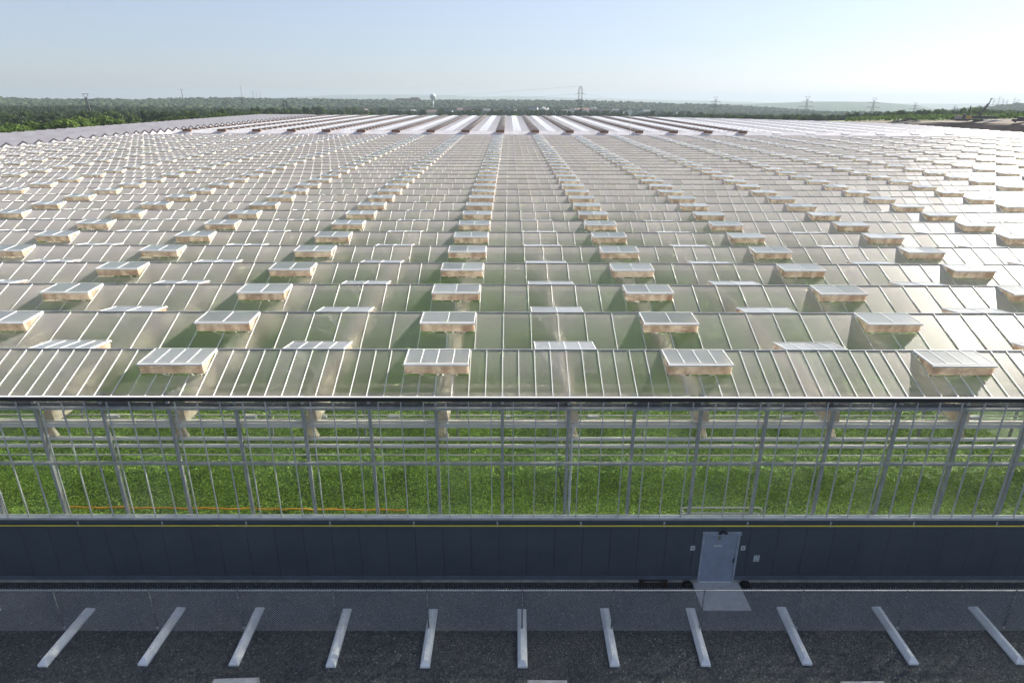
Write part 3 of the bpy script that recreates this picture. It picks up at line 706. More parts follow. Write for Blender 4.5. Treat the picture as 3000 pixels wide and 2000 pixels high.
notice(8.80, 1.605, .15, .19, 'small white notice with red arrow on dark wall right beside the door frame', 'arrow')
notice(9.355, 1.14, .20, .27, 'green and white notice lower on the wall further right of the door', 'green')
P_ = empty('gas_pipe', (0, -.14, 2.64), 'long yellow pipe running along the top of the dark base wall', 'pipe')
t = MB(); t.tube((X0, 0, 0), (X1, 0, 0), .027, 10); t.build('pipe_run', 'yellow', P_, smooth=True)
bkm = MB(); bkm.box(-.03, .03, .075, .088, -.10, .12); bkm.box(-.015, .015, -.03, .075, -.03, -.024); bkm.box(-.02, .02, -.03, -.024, -.03, .03); bk_me = bkm.mesh('bracket', 'galv')
for i in range(-11, 12): linkmesh('bracket', bk_me, P_, (-.18+3.0*i, 0, 0))

# bait boxes, rack, plank
def bait(x, y, label, rz):
    e = empty('bait_box', (x, y, .006), label, 'box', 'black boxes beside the door', rz)
    t = MB(); t.hexa([(-.17, -.12, 0), (.17, -.12, 0), (.17, .12, 0), (-.17, .12, 0), (-.13, -.09, .15), (.13, -.09, .15), (.13, .10, .17), (-.13, .10, .17)]); t.build('box_body', 'blackplastic', e, bevel=.02)
    t = MB(); t.hexa([(-.14, -.10, .152), (.14, -.10, .152), (.14, .11, .172), (-.14, .11, .172), (-.12, -.08, .18), (.12, -.08, .18), (.12, .09, .20), (-.12, .09, .20)]); t.build('lid', 'blackplastic', e, bevel=.012)
bait(6.86, -.24, 'black plastic box on the gravel left of the door slab', .12)
bait(9.02, -.24, 'black plastic box on the gravel right of the door slab', -.1)
e = empty('metal_rack', (5.6, -.16, .006), 'low brown rusty metal frame on gravel against the foundation', 'rack')
t = MB(); t.box(-.52, .52, -.155, -.115, .05, .09); t.box(-.52, .52, .015, .045, .16, .20); t.build('long_rail', 'rust', e)
for xx in (-.42, .42):
    t = MB(); t.box(xx-.05, xx-.015, -.19, .09, .0, .22); t.box(xx+.015, xx+.05, -.19, .09, .0, .22); t.box(xx-.09 if xx < 0 else xx+.05, xx-.05 if xx < 0 else xx+.13, .03, .07, .12, .2); t.build('side_post', 'rust', e)
t = MB(); t.hexa([(6.62, -.52, .006), (7.04, -.58, .006), (7.06, -.42, .006), (6.64, -.36, .006), (6.62, -.52, .05), (7.04, -.58, .05), (7.06, -.42, .05), (6.64, -.36, .05)])
tag(t.build('wood_plank', 'wood'), 'short weathered board on the gravel left of the door slab', 'plank')

# ------------------------------------------------------------------ fence with its feet
posts = [(-14.73, -2.44), (-11.60, -2.43), (-8.69, -2.43), (-5.56, -2.45), (-2.47, -2.46), (.68, -2.46), (3.70, -2.45), (6.69, -2.43), (9.97, -2.40), (13.41, -2.38), (17.03, -2.38)]
FY = -2.40; HT = 1.81
FN = empty('chain_link_fence', (0, FY, 0), 'grey chain link fence running across the yard in front of the dark wall', 'fence')
allposts = [-23.9, -20.9, -17.85] + [p[0] for p in posts] + [20.2, 23.3, 26.4]
pb = MB(); pb.tube((0, 0, 0), (0, 0, HT-.02), .024, 10); pb.sphere((0, 0, HT-.01), .035, 10, 6); pb_me = pb.mesh('fence_post', 'post', smooth=True)
pf = MB(); pf.tube((0, 0, 0), (0, 0, .10), .036, 10); pf_me = pf.mesh('post_socket', 'galv')
tie = MB(); tie.tube((0, 0, 0), (0, 0, .015), .029, 8); tie_me = tie.mesh('wire_tie', 'galv')
for i, x in enumerate(allposts):
    pz = .21
    p = linkmesh('fence_post', pb_me, FN, (x, -.035, pz)); p.scale = (1, 1, (HT-.02-pz+.0)/(HT-.02))
    linkmesh('post_socket', pf_me, p)
    for z in (.45, .80, 1.15, 1.5): linkmesh('wire_tie', tie_me, p, (0, 0, z))
t = MB(); t.tube((-26, 0, HT-.02), (28, 0, HT-.02), .021, 10); t.build('top_rail', 'galv', FN, smooth=True)
wm = MB(); rr = .0032
zz0, zz1 = .07, HT+.035; hgt = zz1-zz0; pitch = .083; slope = .92
dx = hgt/slope/1.0
def wire(xa, za, xb, zb, y):
    d = Vector((xb-xa, 0, zb-za)).normalized(); n_ = Vector((-d.z, 0, d.x))
    c = [(n_*rr, 0), (n_*(-rr), 0)]
    p0, p1 = Vector((xa, y, za)), Vector((xb, y, zb))
    tri = [n_*rr, Vector((0, -rr, 0)), -n_*rr, Vector((0, rr, 0))]
    i = len(wm.v)
    wm.v += [tuple(p0+t_) for t_ in tri] + [tuple(p1+t_) for t_ in tri]
    for k in range(4): wm.f.append((i+k, i+(k+1) % 4, i+4+(k+1) % 4, i+4+k)); wm.mi.append(0)
x = -26-dx
while x < 28:
    jit = random.uniform(-.004, .004)
    wire(x+jit, zz0, x+dx+jit, zz1, -.004); wire(x+dx+jit, zz0, x+jit, zz1, .004); x += pitch
wm.build('wire_mesh', 'alu_grey', FN)
t = MB(); x = -26
while x < 28:
    t.bar((x-.008, 0, HT+.02), (x+.012, 0, HT+.062), .006, .006); t.bar((x+.02, 0, HT+.02), (x+.004, 0, HT+.06), .006, .006); x += pitch
t.build('mesh_barbs', 'alu_grey', FN)
# wheel stops: trapezoid section with cut ends
def stop_mesh():
    t = MB(); Lh = 1.22; hb, ht, zc, zt = .158, .055, .08, .215
    secs = [(-Lh, 0.0), (-Lh+.012, .0), (-Lh+.14, 1.0), (Lh-.14, 1.0), (Lh-.012, 0.0), (Lh, 0.)]
    def ring(y, k):
        zt_ = zc+.005 + (zt-zc-.005)*k; ht_ = hb*.97 + (ht-hb*.97)*k
        return [(-hb, y, 0), (hb, y, 0), (hb*.985, y, zc), (ht_, y, zt_), (-ht_, y, zt_), (-hb*.985, y, zc)]
    rs = [ring(y, k) for y, k in secs]
    rs[0] = [(p[0]*.97, p[1], p[2]*.9) for p in rs[0]]; rs[-1] = [(p[0]*.97, p[1], p[2]*.9) for p in rs[-1]]
    i0 = len(t.v)
    for r_ in rs: t.v += r_
    for a in range(len(rs)-1):
        for k in range(6): t.f.append((i0+a*6+k, i0+a*6+(k+1) % 6, i0+(a+1)*6+(k+1) % 6, i0+(a+1)*6+k)); t.mi.append(0)
    t.f.append(tuple(i0+k for k in reversed(range(6)))); t.mi.append(0); e = i0+(len(rs)-1)*6; t.f.append(tuple(e+k for k in range(6))); t.mi.append(0)
    me = t.mesh('wheel_stop', 'stop'); bm = bmesh.new(); bm.from_mesh(me); bmesh.ops.recalc_face_normals(bm, faces=bm.faces); bmesh.ops.bevel(bm, geom=bm.edges[:], offset=.006, segments=1, affect='EDGES'); bm.to_mesh(me); bm.free(); return me
st_me = stop_mesh()
hole = MB(); hole.tube((0, 0, .212), (0, 0, .218), .014, 8); hole_me = hole.mesh('pin_hole', 'blackplastic')
stops = [(-17.85, -2.60, .02), (-14.55, -2.60, .024), (-11.39, -2.56, .032), (-8.55, -2.57, -.016), (-5.45, -2.63, -.018), (-2.43, -2.65, -.002), (.687, -2.65, .009), (3.62, -2.61, .005), (6.60, -2.60, .058), (9.86, -2.55, .050), (13.27, -2.54, .033), (16.72, -2.54, .03)]
ords = ['first', 'second', 'third', 'fourth', 'fifth', 'sixth', 'seventh', 'eighth', 'ninth', 'tenth', 'eleventh', 'twelfth']
for i, (x, y, a) in enumerate(stops):
    extra = {0: 'cut off by the left edge of the picture', 6: 'pointing straight at the viewer', 11: 'cut off by the right edge'}.get(i, 'under a fence post')
    o = empty('wheel_stop', (x, y, .007), 'pale concrete wheel stop, %s from the left under the fence' % ords[i], 'wheel stop', 'concrete wheel stops under the fence', -a)
    linkmesh('stop_body', st_me, o)
    for yy in (-.72, .72): linkmesh('pin_hole', hole_me, o, (0.0, yy, 0))
# concrete blocks at the bottom edge
def block(x, y, ln, wd, h, rz, label, loops):
    e = empty('concrete_block', (x, y, .006), label, 'concrete block', 'concrete blocks along the bottom edge', rz)
    t = MB(); c = .05
    t.hexa([(-ln/2, -wd/2, 0), (ln/2, -wd/2, 0), (ln/2, wd/2, 0), (-ln/2, wd/2, 0), (-ln/2, -wd/2, h-c), (ln/2, -wd/2, h-c), (ln/2, wd/2, h-c), (-ln/2, wd/2, h-c)])
    t.hexa([(-ln/2, -wd/2, h-c), (ln/2, -wd/2, h-c), (ln/2, wd/2, h-c), (-ln/2, wd/2, h-c), (-ln/2+c, -wd/2+c, h), (ln/2-c, -wd/2+c, h), (ln/2-c, wd/2-c, h), (-ln/2+c, wd/2-c, h)])
    t.build('block_body', 'concrete', e)
    for lx in loops:
        t = MB(); pts = [(lx-.06+.12*i/10, wd/2-.17, h+.10*math.sin(math.pi*i/10)) for i in range(11)]; t.path(pts, .012, 8); t.build('lifting_loop', 'white', e, smooth=True)
block(-7.97, -5.02, 1.35, .6, .62, .04, 'pale concrete block with a white lifting loop at the bottom left', [.05])
block(1.39, -5.10, 1.19, .6, .62, -.01, 'pale concrete block with a white lifting loop at the bottom middle', [.0])
block(10.88, -5.15, 1.31, .6, .62, 0.01, 'pale concrete block with a bare top at the bottom right', [])

# ------------------------------------------------------------------ rear greenhouse
YB = 153.5; XR0, XR1 = -86.5, 137.5
def y_end(x): return float(np.interp(x, [-90, 0, 63, 90, 120, 137], [295, 295, 288, 271, 243, 216]))
def x_end(y):
    xs = np.linspace(20, 137.5, 471); ok = [q for q in xs if y_end(q) >= y]; return max(ok) if ok else 20
RG = empty('greenhouse', (0, YB, 0), 'second pale greenhouse behind the first with long brown stripes of open vents', 'greenhouse')
nrb = int((295-YB)/SP)
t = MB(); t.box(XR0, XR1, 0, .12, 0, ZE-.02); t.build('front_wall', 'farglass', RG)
t = MB(); t.box(XR0, XR1, -.10, -.005, ZE-.16, ZE+.02); t.build('eave_gutter', 'alu_grey', RG)
vents_open, vents_shut, vents_back = [], [], []
VFr = vent_centres(-2.1+0.0, XR0, 122); VBr = vent_centres(-2.1+2*B, XR0, 122)
for k in range(1, nrb+1):
    yr = ridge_y(k); xe = x_end(YB+yr)
    f_ = [c for c in VFr if c < xe-16]; b_ = [c for c in VBr if c < xe-16]
    mb = MB(); row_glass(mb, yr, XR0, xe, f_, b_, first=(k == 1), pane=30)
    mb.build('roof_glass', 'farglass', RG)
    r_ = MB(); r_.box(XR0, xe, yr-.025, yr+.025, ZR-.02, ZR+.03); r_.build('ridge_beam', 'alu_grey', RG)
    for c in f_: (vents_open if c < 66.5 else vents_shut).append((k, c, False))
    for c in b_: (vents_back if c < 66.5 else vents_shut).append((k, c, True))
vents_open.sort(); 
for k, c, s in vents_open[:100]: place_vent(RG, 'far', c, ridge_y(k), s)
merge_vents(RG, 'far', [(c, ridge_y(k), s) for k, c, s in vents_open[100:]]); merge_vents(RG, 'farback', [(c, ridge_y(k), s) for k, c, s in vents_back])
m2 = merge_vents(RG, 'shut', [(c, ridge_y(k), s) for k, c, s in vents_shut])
bb = [b for b in np.arange(XR0+.5, XR1-.5, B/4)]
vs, fs, off = [], [], 0
c0, p0 = tpl['f1']; c1, p1 = tpl['f']; cl, pl_ = tpl['l1']
for x in bb:
    if blocked(x, VFr): c, p = cl, pl_
    else: c, p = c0, p0
    vs.append(c+np.array([x, ridge_y(1), ZR])); fs.append(p+off); off += len(c)
for k in range(2, nrb+1):
    xe = x_end(YB+ridge_y(k))
    for x in np.arange(XR0+.5, xe-.5, B/2):
        if blocked(x, VFr) : continue
        vs.append(c1+np.array([x, ridge_y(k), ZR])); fs.append(p1+off); off += len(c1)
o = linkmesh('glazing_bars', np_mesh('glazing_bars', np.concatenate(vs), np.concatenate(fs), ['alu']), RG); tag(o, kind='stuff')
# gable side wall at right and rear, stepped
t = MB()
for k in range(1, nrb+1):
    yr = ridge_y(k); xe = x_end(YB+yr)
    t.face([(xe, yr-HB, 0), (xe, yr+HB, 0), (xe, yr+HB, ZE), (xe, yr, ZR), (xe, yr-HB, ZE)])
yr = ridge_y(nrb)+HB; xe = x_end(YB+ridge_y(nrb)); t.face([(XR0, yr, 0), (xe, yr, 0), (xe, yr, ZE), (XR0, yr, ZE)])
t.build('end_wall', 'farglass', RG)

# ------------------------------------------------------------------ side greenhouse on the left, no vents
DZ = .35
SG = empty('greenhouse', (0, 0, DZ), 'plain pale greenhouse roof without vents at the left, with dark gable edges', 'greenhouse')
XS0, XS1 = -114.5, -88.3
ks = [(ridge_y(k), k) for k in range(14, NROW+1)] ; ks += [(138.4+ (i+.5)*3.77, None) for i in range(4)]; ks += [(YB+ridge_y(k), k) for k in range(1, nrb+1)]
for yr, k in ks:
    mb = MB()
    h = HB if k else 1.885
    for s in (-1, 1):
        pts = [(XS0, yr+s*h, ZE+.0), (XS1, yr+s*h, ZE+.0), (XS1, yr, ZR), (XS0, yr, ZR)]
        mb.face(pts if s < 0 else pts[::-1])
    mb.build('roof_glass', 'sideglass', SG)
    t = MB(); t.bar((XS1+.02, yr-h, ZE+.02), (XS1+.02, yr, ZR+.03), .12, .26, (0, 0, 1)); t.bar((XS1+.02, yr, ZR+.03), (XS1+.02, yr+h, ZE+.02), .12, .26)
    gt = t.build('gable_edge', 'black', SG)
    t = MB(); t.face([(XS1-.03, yr-h, ZE-.9), (XS1-.03, yr+h, ZE-.9), (XS1-.03, yr+h, ZE-.06), (XS1-.03, yr, ZR-.08), (XS1-.03, yr-h, ZE-.06)]); t.build('gable_glass', 'farglass', SG)
t = MB(); t.box(XS0, XS0+.1, ks[0][0]-HB, ks[-1][0]+HB, -DZ, ZE-.02); t.box(XS0, XS1, ks[0][0]-HB-.15, ks[0][0]-HB-.02, -DZ, ZE-.02); t.build('side_wall', 'farglass', SG)
# thin mast between the greenhouses
p = at(1851, 392, 168)
t = MB(); t.tube((p[0], 149.0, 0), (p[0], 149.0, 12.5), .09, 8, .05); tag(t.build('thin_mast', 'galv', smooth=True), 'thin grey mast standing in the gap between the two big greenhouses', 'mast')

# ------------------------------------------------------------------ embankment on the right with its machine
crest = [(2380, 366, 312), (2450, 363, 305), (2550, 361, 296), (2650, 360, 286), (2750, 359, 276), (2850, 359, 264), (2950, 359, 252), (3050, 360, 242), (3200, 361, 232), (3500, 364, 215)]
cr = [at(*c) for c in crest]; e_ = MB()
lay = []
for (px, py, D), c in zip(crest, cr):
    row = []
    for j, (dD, f_) in enumerate([(-14, .0), (-11, .22), (-7.5, .5), (-4, .78), (-1.5, .95), (0, 1.0), (6, 1.02), (14, 1.04), (30, 1.08), (60, .9), (100, .35), (140, -.05)]):
        q = at(px, py, D+dD); gz = ground_z(q[0], q[1]); hz = c[2]
        n_ = .22*math.sin(px*.05+j*1.7)+.15*math.sin(px*.13+j)
        row.append((q[0], q[1], max(gz-1, gz + (hz-gz)*f_) + (n_ if 0 < j < 11 else 0) - (1 if j in (0, 11) else 0)))
    lay.append(row)
def resample(rows, m):
    A = np.array(rows); out = []
    for i in range(len(A)-1):
        for s in range(m): out.append(A[i]*(1-s/m)+A[i+1]*s/m)
    out.append(A[-1]); return out
lay = resample(lay, 6)
for i in range(len(lay)-1):
    for j in range(11):
        e_.cur = 0 if j < 7 else 1; e_.face([lay[i][j], lay[i+1][j], lay[i+1][j+1], lay[i][j+1]])
bank = e_.build('embankment', ['soil', 'grass'], smooth=True); tag(bank, kind='structure')
from mathutils.bvhtree import BVHTree
bv = BVHTree.FromPolygons([tuple(v) for v in e_.v], e_.f)
def bank_z(x, y):
    h = bv.ray_cast(Vector((x, y, 80)), Vector((0, 0, -1)))
    return h[0].z if h[0] is not None else None
def anyz(x, y):
    z = bank_z(x, y); g0 = ground_z(x, y); return g0 if z is None else max(z, g0)
def mound(px, py, D, rx, ry, h, mat, name, label, cat):
    p = at(px, py, D); z0 = anyz(p[0], p[1])-.15; t = MB(); nr, na = 8, 26; i0 = 0
    for r in range(nr+1):
        for a in range(na):
            f_ = r/nr; th = 2*math.pi*a/na; zz = h*(1-f_**1.4)*(1+.22*math.sin(3*th+r)+.12*math.sin(7*th+2*r))
            t.v.append((p[0]+rx*f_*math.cos(th)*(1+.1*math.sin(5*th)), p[1]+ry*f_*math.sin(th), z0+zz))
    for r in range(nr):
        for a in range(na):
            b = (a+1) % na; t.f.append((r*na+a, (r+1)*na+a, (r+1)*na+b, r*na+b)); t.mi.append(0)
    tag(t.build(name, mat), label, cat)
mound(2660, 360, 288, 6.5, 4, 1.5, 'coal', 'spoil_heap', 'black heap of spoil on the bare bank behind the right roof', 'heap')
mound(2624, 361, 290, 3.0, 3, 1.0, 'coal', 'spoil_heap', 'smaller black heap at the left end of the bank crest', 'heap')
pb_ = at(2272, 352, 315); 
mound(2272, 352, 318, 9, 4, 3.0, 'soilmound', 'soil_mound', 'low reddish brown soil mound just behind the far roof edge', 'heap')

def lattice_bar(mb, p, q, w0, w1, n, r):
    """square lattice boom between two points"""
    p = Vector(p); q = Vector(q); d = (q-p).normalized(); a = d.orthogonal().normalized()
    if abs(d.z) > .8: a = Vector((1, 0, 0)); a = (a-d*a.dot(d)).normalized()
    b = d.cross(a)
    def cn(t, i):
        w_ = w0+(w1-w0)*t; s = [(1, 1), (1, -1), (-1, -1), (-1, 1)][i]; return p+(q-p)*t + a*s[0]*w_/2 + b*s[1]*w_/2
    for i in range(4): mb.bar(cn(0, i), cn(1, i), r, r)
    for k in range(n):
        t0, t1 = k/n, (k+1)/n
        for i in range(4):
            j = (i+1) % 4
            mb.bar(cn(t0, i), cn(t1, j), r*.6, r*.6); mb.bar(cn(t0, j), cn(t1, i), r*.6, r*.6)
            mb.bar(cn(t1, i), cn(t1, j), r*.6, r*.6)
# the machine
mc = at(2860, 358, 268); mz = anyz(mc[0], mc[1]); rzv = -math.atan2(mc[0]-CAM[0], mc[1]-CAM[1])
MC = empty('drilling_machine', (mc[0], mc[1], mz-.05), 'dark tracked machine with a tall raised boom on the bank at right', 'machine', rz=rzv)
def mpart(name, mat, boxes, **k):
    t = MB()
    for b in boxes: t.box(*b)
    return t.build(name, mat, MC, **k)
MC.scale = (.68, .68, .68)
mpart('engine_house', 'machinegrey', [(-9.0, -6.2, -1.2, 1.2, .6, 2.3), (-8.4, -7.4, -.8, .8, 2.3, 2.6)], bevel=.08)
mpart('cab', 'machine', [(-6.1, -4.6, -1.2, 1.2, .5, 2.9), (-6.0, -4.9, -1.25, 1.25, 2.9, 3.3)], bevel=.08)
mpart('side_box', 'machineyellow', [(-4.5, -2.3, -1.3, 1.2, 1.0, 2.5)], bevel=.06)
mpart('roof_canopy', 'machine', [(-3.6, -2.1, -1.0, 1.0, 2.9, 3.1), (-3.5, -3.4, -.9, .9, 2.5, 2.9), (-2.4, -2.3, -.9, .9, 2.5, 2.9)])
mpart('chassis', 'machine', [(-9.4, 4.5, -1.3, 1.3, .35, .95), (-2.2, 7.6, -.7, .7, 1.2, 2.2), (-2.0, 7.9, -.9, .9, 2.2, 2.45)], bevel=.05)
for x0_, x1_ in ((-8.6, -3.0), (-1.5, 4.0)):
    t = MB()
    for s in (-1, 1): t.box(x0_, x1_, s*1.35-.25, s*1.35+.25, 0, .75)
    t.build('track', 'blackplastic', MC, bevel=.15)
t = MB(); lattice_bar(t, (-.2, 0, 2.3), (3.2, 0, 8.2), 1.4, .6, 7, .22); t.box(.4, 1.5, -.5, .5, 2.4, 3.8); t.bar((1.0, 0, 3.0), (2.9, 0, 7.6), .45, .4); t.bar((3.2, 0, 8.2), (3.7, 0, 10.2), .4, .4); t.box(3.2, 4.2, -.3, .3, 10.0, 10.3); t.build('boom', 'machine', MC)
t = MB(); lattice_bar(t, (-3.7, .3, 2.4), (-3.7, .3, 7.0), .6, .15, 5, .14); t.build('exhaust_mast', 'rust', MC)
e = empty('beam_stack', (*at(2915, 356, 262)[:2], anyz(*at(2915, 356, 262)[:2])), 'stack of pale steel beams lying beside the dark machine', 'beam stack', rz=rzv+.1)
for i in range(4):
    t = MB(); t.box(-3.2+.3*i, 3.6-.2*i, -1+.5*i, -.7+.5*i, .0+.0*i, .3); t.build('beam', 'alu_grey', e)
c_ = at(2992, 357, 250)
e = empty('parked_pickup', (c_[0], c_[1], anyz(c_[0], c_[1])), 'dark vehicle on the bank cut by the right edge of the picture', 'vehicle', rz=rzv)
t = MB(); t.box(-2.4, 2.4, -.9, .9, .35, 1.0); t.hexa([(-1.2, -.85, 1.0), (1.0, -.85, 1.0), (1.0, .85, 1.0), (-1.2, .85, 1.0), (-.8, -.75, 1.65), (.7, -.75, 1.65), (.7, .75, 1.65), (-.8, .75, 1.65)]); t.build('car_body', 'machine', e, bevel=.08)
for xx in (-1.5, 1.5):
    for yy_ in (-.9, .9): t = MB(); t.tube((xx, yy_-.1, .35), (xx, yy_+.1, .35), .35, 14); t.build('wheel', 'blackplastic', e)

# ------------------------------------------------------------------ water tower, pylons, masts
wt = at(1268, 283, 1400); wz = ground_z(wt[0], wt[1])
WT = empty('water_tower', (wt[0], wt[1], wz-.5), 'pale round water tower on a single slim stem above the trees', 'water tower')
hh = wt[2]-wz; t = MB(); t.sphere((0, 0, hh), 6.1, 28, 18); t.build('tank', 'tank', WT, smooth=True)
t = MB(); t.tube((0, 0, 0), (0, 0, 4), 3.0, 20, 1.35); t.tube((0, 0, 4), (0, 0, hh-9), 1.3, 20); t.tube((0, 0, hh-9), (0, 0, hh-5.2), 1.3, 20, 2.6); t.build('stem', 'tank', WT, smooth=True)
def pylon(px, ytop, D, kind, label, thick=.3, base=None, width=None, group='lattice pylons of the power line'):
    p = at(px, ytop, D); gz = ground_z(p[0], p[1]) if base is None else base
    H = p[2]-gz; P = empty('lattice_pylon', (p[0], p[1], gz-.3), label, 'pylon', group, -math.atan2(p[0], p[1]))
    t = MB()
    if kind == 'narrow':       # tall slim tower with rounded head
        for s in (-1, 1):
            lattice_bar(t, (s*1.9*1.0, 0, 0) if False else (s*2.3, 0, 0), (s*1.2, 0, H*.42), 1.5, 1.1, 6, thick); lattice_bar(t, (s*1.2, 0, H*.42), (s*1.15, 0, H*.9), 1.1, 1.0, 8, thick); lattice_bar(t, (s*1.15, 0, H*.9), (s*.5, 0, H), 1.0, .8, 1, thick)
        for f_ in (.42, .62, .80): t.box(-2.2, 2.2, -.6, .6, H*f_-.15, H*f_+.1)
        t.build('tower', 'lattice', P)
        for f_, L in ((.80, 4.6), (.60, 3.6), (.42, 3.8)):
            for s in (-1, 1):
                u = MB(); u.tube((s*1.6, 0, H*f_), (s*L, 0, H*f_-.9*(L/4)), .12, 6); u.build('insulator', 'white' if f_ < .5 else 'lattice', P)
    else:
        lattice_bar(t, (0, 0, 0), (0, 0, H*.62), H*.20, H*.065, 7, thick); lattice_bar(t, (0, 0, H*.62), (0, 0, H*.9), H*.065, H*.05, 4, thick)
        for s in (-1, 1): t.bar((0, 0, H*.86), (s*H*.09, 0, H), thick, thick)
        t.bar((-H*.09, 0, H), (H*.09, 0, H), thick, thick)
        t.build('tower', 'lattice', P)
        for f_, L in ((.80, .21), (.60, .28), (.40, .20)):
            for s in (-1, 1):
                u = MB(); u.bar((s*H*.02, 0, H*f_), (s*H*L, 0, H*f_+.2), thick, thick); u.bar((s*H*.02, 0, H*(f_+.05)), (s*H*L, 0, H*f_+.2), thick*.8, thick*.8); u.bar((s*H*L, 0, H*f_), (s*H*L, 0, H*f_-H*.05), thick*.7, thick*.7); u.build('cross_arm', 'lattice', P)
    return P, H
PC, PH = pylon(1701, 252, 560, 'narrow', 'tall dark lattice tower with a rounded head right of the picture middle', .16)
pylon(2098, 284, 820, 'wide', 'wide armed pylon left of the broad blue hill', .26)
pylon(2367, 282, 840, 'wide', 'wide armed pylon in front of the left slope of the blue hill', .26)
pylon(2563, 287, 1000, 'wide', 'smaller pylon in front of the top of the blue hill', .28)
pylon(2683, 300, 1150, 'wide', 'small pylon on the right slope of the blue hill', .28)
pylon(2799, 308, 1300, 'wide', 'small pale pylon left of the drilling machine', .28)
for i, (px, y) in enumerate([(2914, 287), (2930, 282), (2942, 288), (2953, 292), (2975, 286), (2986, 290)]):
    p_, _h = pylon(px, y, 1720+30*i, 'wide', 'faint distant pylon on the right skyline, %s from the left of its cluster' % ords[i], .22, group='faint pylons on the right skyline')
pylon(249, 274, 520, 'wide', 'rusty dark pylon standing in the woods at far left', .26)
pylon(834, 294, 520, 'narrow', 'dark pylon among the trees behind the left greenhouse roof', .22)
pylon(657, 290, 900, 'narrow', 'thin dark tower rising from the wooded ridge at left', .22)
def mast(px, y0, D, label, r=.5):
    p = at(px, y0, D); gz = ground_z(p[0], p[1]); t = MB(); H = p[2]-gz; t.tube((p[0], p[1], gz-1), (p[0], p[1], p[2]), r, 6, r*.6); t.box(p[0]-r*2, p[0]+r*2, p[1]-r, p[1]+r, p[2]-H*.03, p[2]); tag(t.build('radio_mast', 'lattice'), label, 'mast', 'radio masts on the left ridge')
mast(531, 262, 1690, 'tallest leftmost radio mast on the left ridge, capped with an antenna', .9)
mast(704, 253, 1690, 'slim tall radio mast on the ridge, second from the left', .55)
mast(740, 268, 1690, 'short radio mast just right of the slim tall mast', .6)
mast(750, 270, 1695, 'short thin radio mast in the middle of the close trio', .4)
mast(761, 270, 1700, 'short radio mast at the right end of the close trio', .5)
# wires of the middle line
def sag_wire(p, q, sag, r, label):
    t = MB(); p = Vector(p); q = Vector(q); pts = []
    for i in range(25):
        f_ = i/24; c = p.lerp(q, f_); c.z -= sag*4*f_*(1-f_); pts.append(c)
    t.path(pts, r, 4); tag(t.build('power_line', 'lattice'), label, 'power line', 'power lines of the middle tower')
ct = at(1701, 252, 560)
sag_wire(tuple(ct), tuple(at(700, 283, 1500)), 9, .05, 'thin wire from the top of the tall middle tower towards the left')
a1 = Vector(ct)+Vector((-4.5, 0, -PH*.2-.9)); sag_wire(a1, at(800, 292, 1500), 9, .05, 'thin wire from the left arm of the tall middle tower')
a2 = Vector(ct)+Vector((4.5, 0, -PH*.2-.9)); sag_wire(a2, at(2098, 296, 820), 5, .05, 'thin wire from the right arm of the tall middle tower')

# ------------------------------------------------------------------ houses
HK = {}
def house_meshes(kind):
    wl, rf = {'w': ('siding', 'roofbrown'), 'b': ('sidingblue', 'roofgrey'), 't': ('sidingtan', 'roofred'), 'g': ('siding', 'roofgrey')}[kind]
    return wl, rf
def house(px, py, D, kind, w_, d_, h_, rz, label):
    p = at(px, py, D); gz = ground_z(p[0], p[1]); wl, rf = house_meshes(kind)
    H = empty('house', (p[0], p[1], gz-.1), label, 'house', 'houses of the town beyond the greenhouse', rz)
    t = MB(); t.box(-w_/2, w_/2, -d_/2, d_/2, 0, h_); r_h = d_*.36
    for s in (-1, 1): t.face([(s*w_/2, -d_/2, h_), (s*w_/2, d_/2, h_), (s*w_/2, 0, h_+r_h)] if s > 0 else [(s*w_/2, d_/2, h_), (s*w_/2, -d_/2, h_), (s*w_/2, 0, h_+r_h)])
    t.build('wall', wl, H)
    t = MB()
    for s in (-1, 1):
        t.hexa([(-w_/2-.4, s*(d_/2+.4), h_-.25), (w_/2+.4, s*(d_/2+.4), h_-.25), (w_/2+.4, 0, h_+r_h+.05), (-w_/2-.4, 0, h_+r_h+.05), (-w_/2-.4, s*(d_/2+.4), h_-.05), (w_/2+.4, s*(d_/2+.4), h_-.05), (w_/2+.4, 0, h_+r_h+.3), (-w_/2-.4, 0, h_+r_h+.3)])
    r_ = t.build('roof', rf, H)
    t = MB(); t.box(w_*.2, w_*.2+.8, .4, 1.2, h_+r_h*.5, h_+r_h+1.0); t.build('chimney', 'brick', r_)
    for i in range(max(2, int(w_/3.2))):
        x = -w_/2+1.4+i*3.0
        if x > w_/2-1: break
        for z in ((1.0,) if h_ < 4 else (1.0, 3.8)):
            t = MB(); t.box(x-.5, x+.5, -d_/2-.04, -d_/2-.005, z, z+1.3); t.build('window', 'window', H)
hl = []
rh = random.Random(5)
for i in range(22): hl.append((rh.uniform(1490, 1850), rh.uniform(820, 1090)))
for i in range(13): hl.append((1000+i*43+rh.uniform(-15, 15), rh.uniform(820, 1050)))
for i in range(10): hl.append((1700+i*34+rh.uniform(-12, 12), rh.uniform(820, 1050)))
hl.sort(); kn = {'w': 'white house with brown roof', 'b': 'blue house with grey roof', 't': 'tan house with reddish roof', 'g': 'white house with grey roof'}
num = ['1st', '2nd', '3rd'] + ['%dth' % i for i in range(4, 60)]
for i, (px, D) in enumerate(hl):
    k = rh.choice('wwgbtg'); h_ = rh.choice([3.2, 5.6, 5.8])
    house(px, 330, D, k, rh.uniform(9, 14), rh.uniform(7.5, 9), h_, rh.choice([0, .3, -.4, 1.57, 1.2]), 'small %s in the far town, %s house from the left' % (kn[k], num[i]))
e = empty('brick_school', (*at(1195, 290, 1640)[:2], ground_z(*at(1195, 290, 1640)[:2])), 'long reddish building on the wooded ridge left of the water tower', 'building', rz=.3)
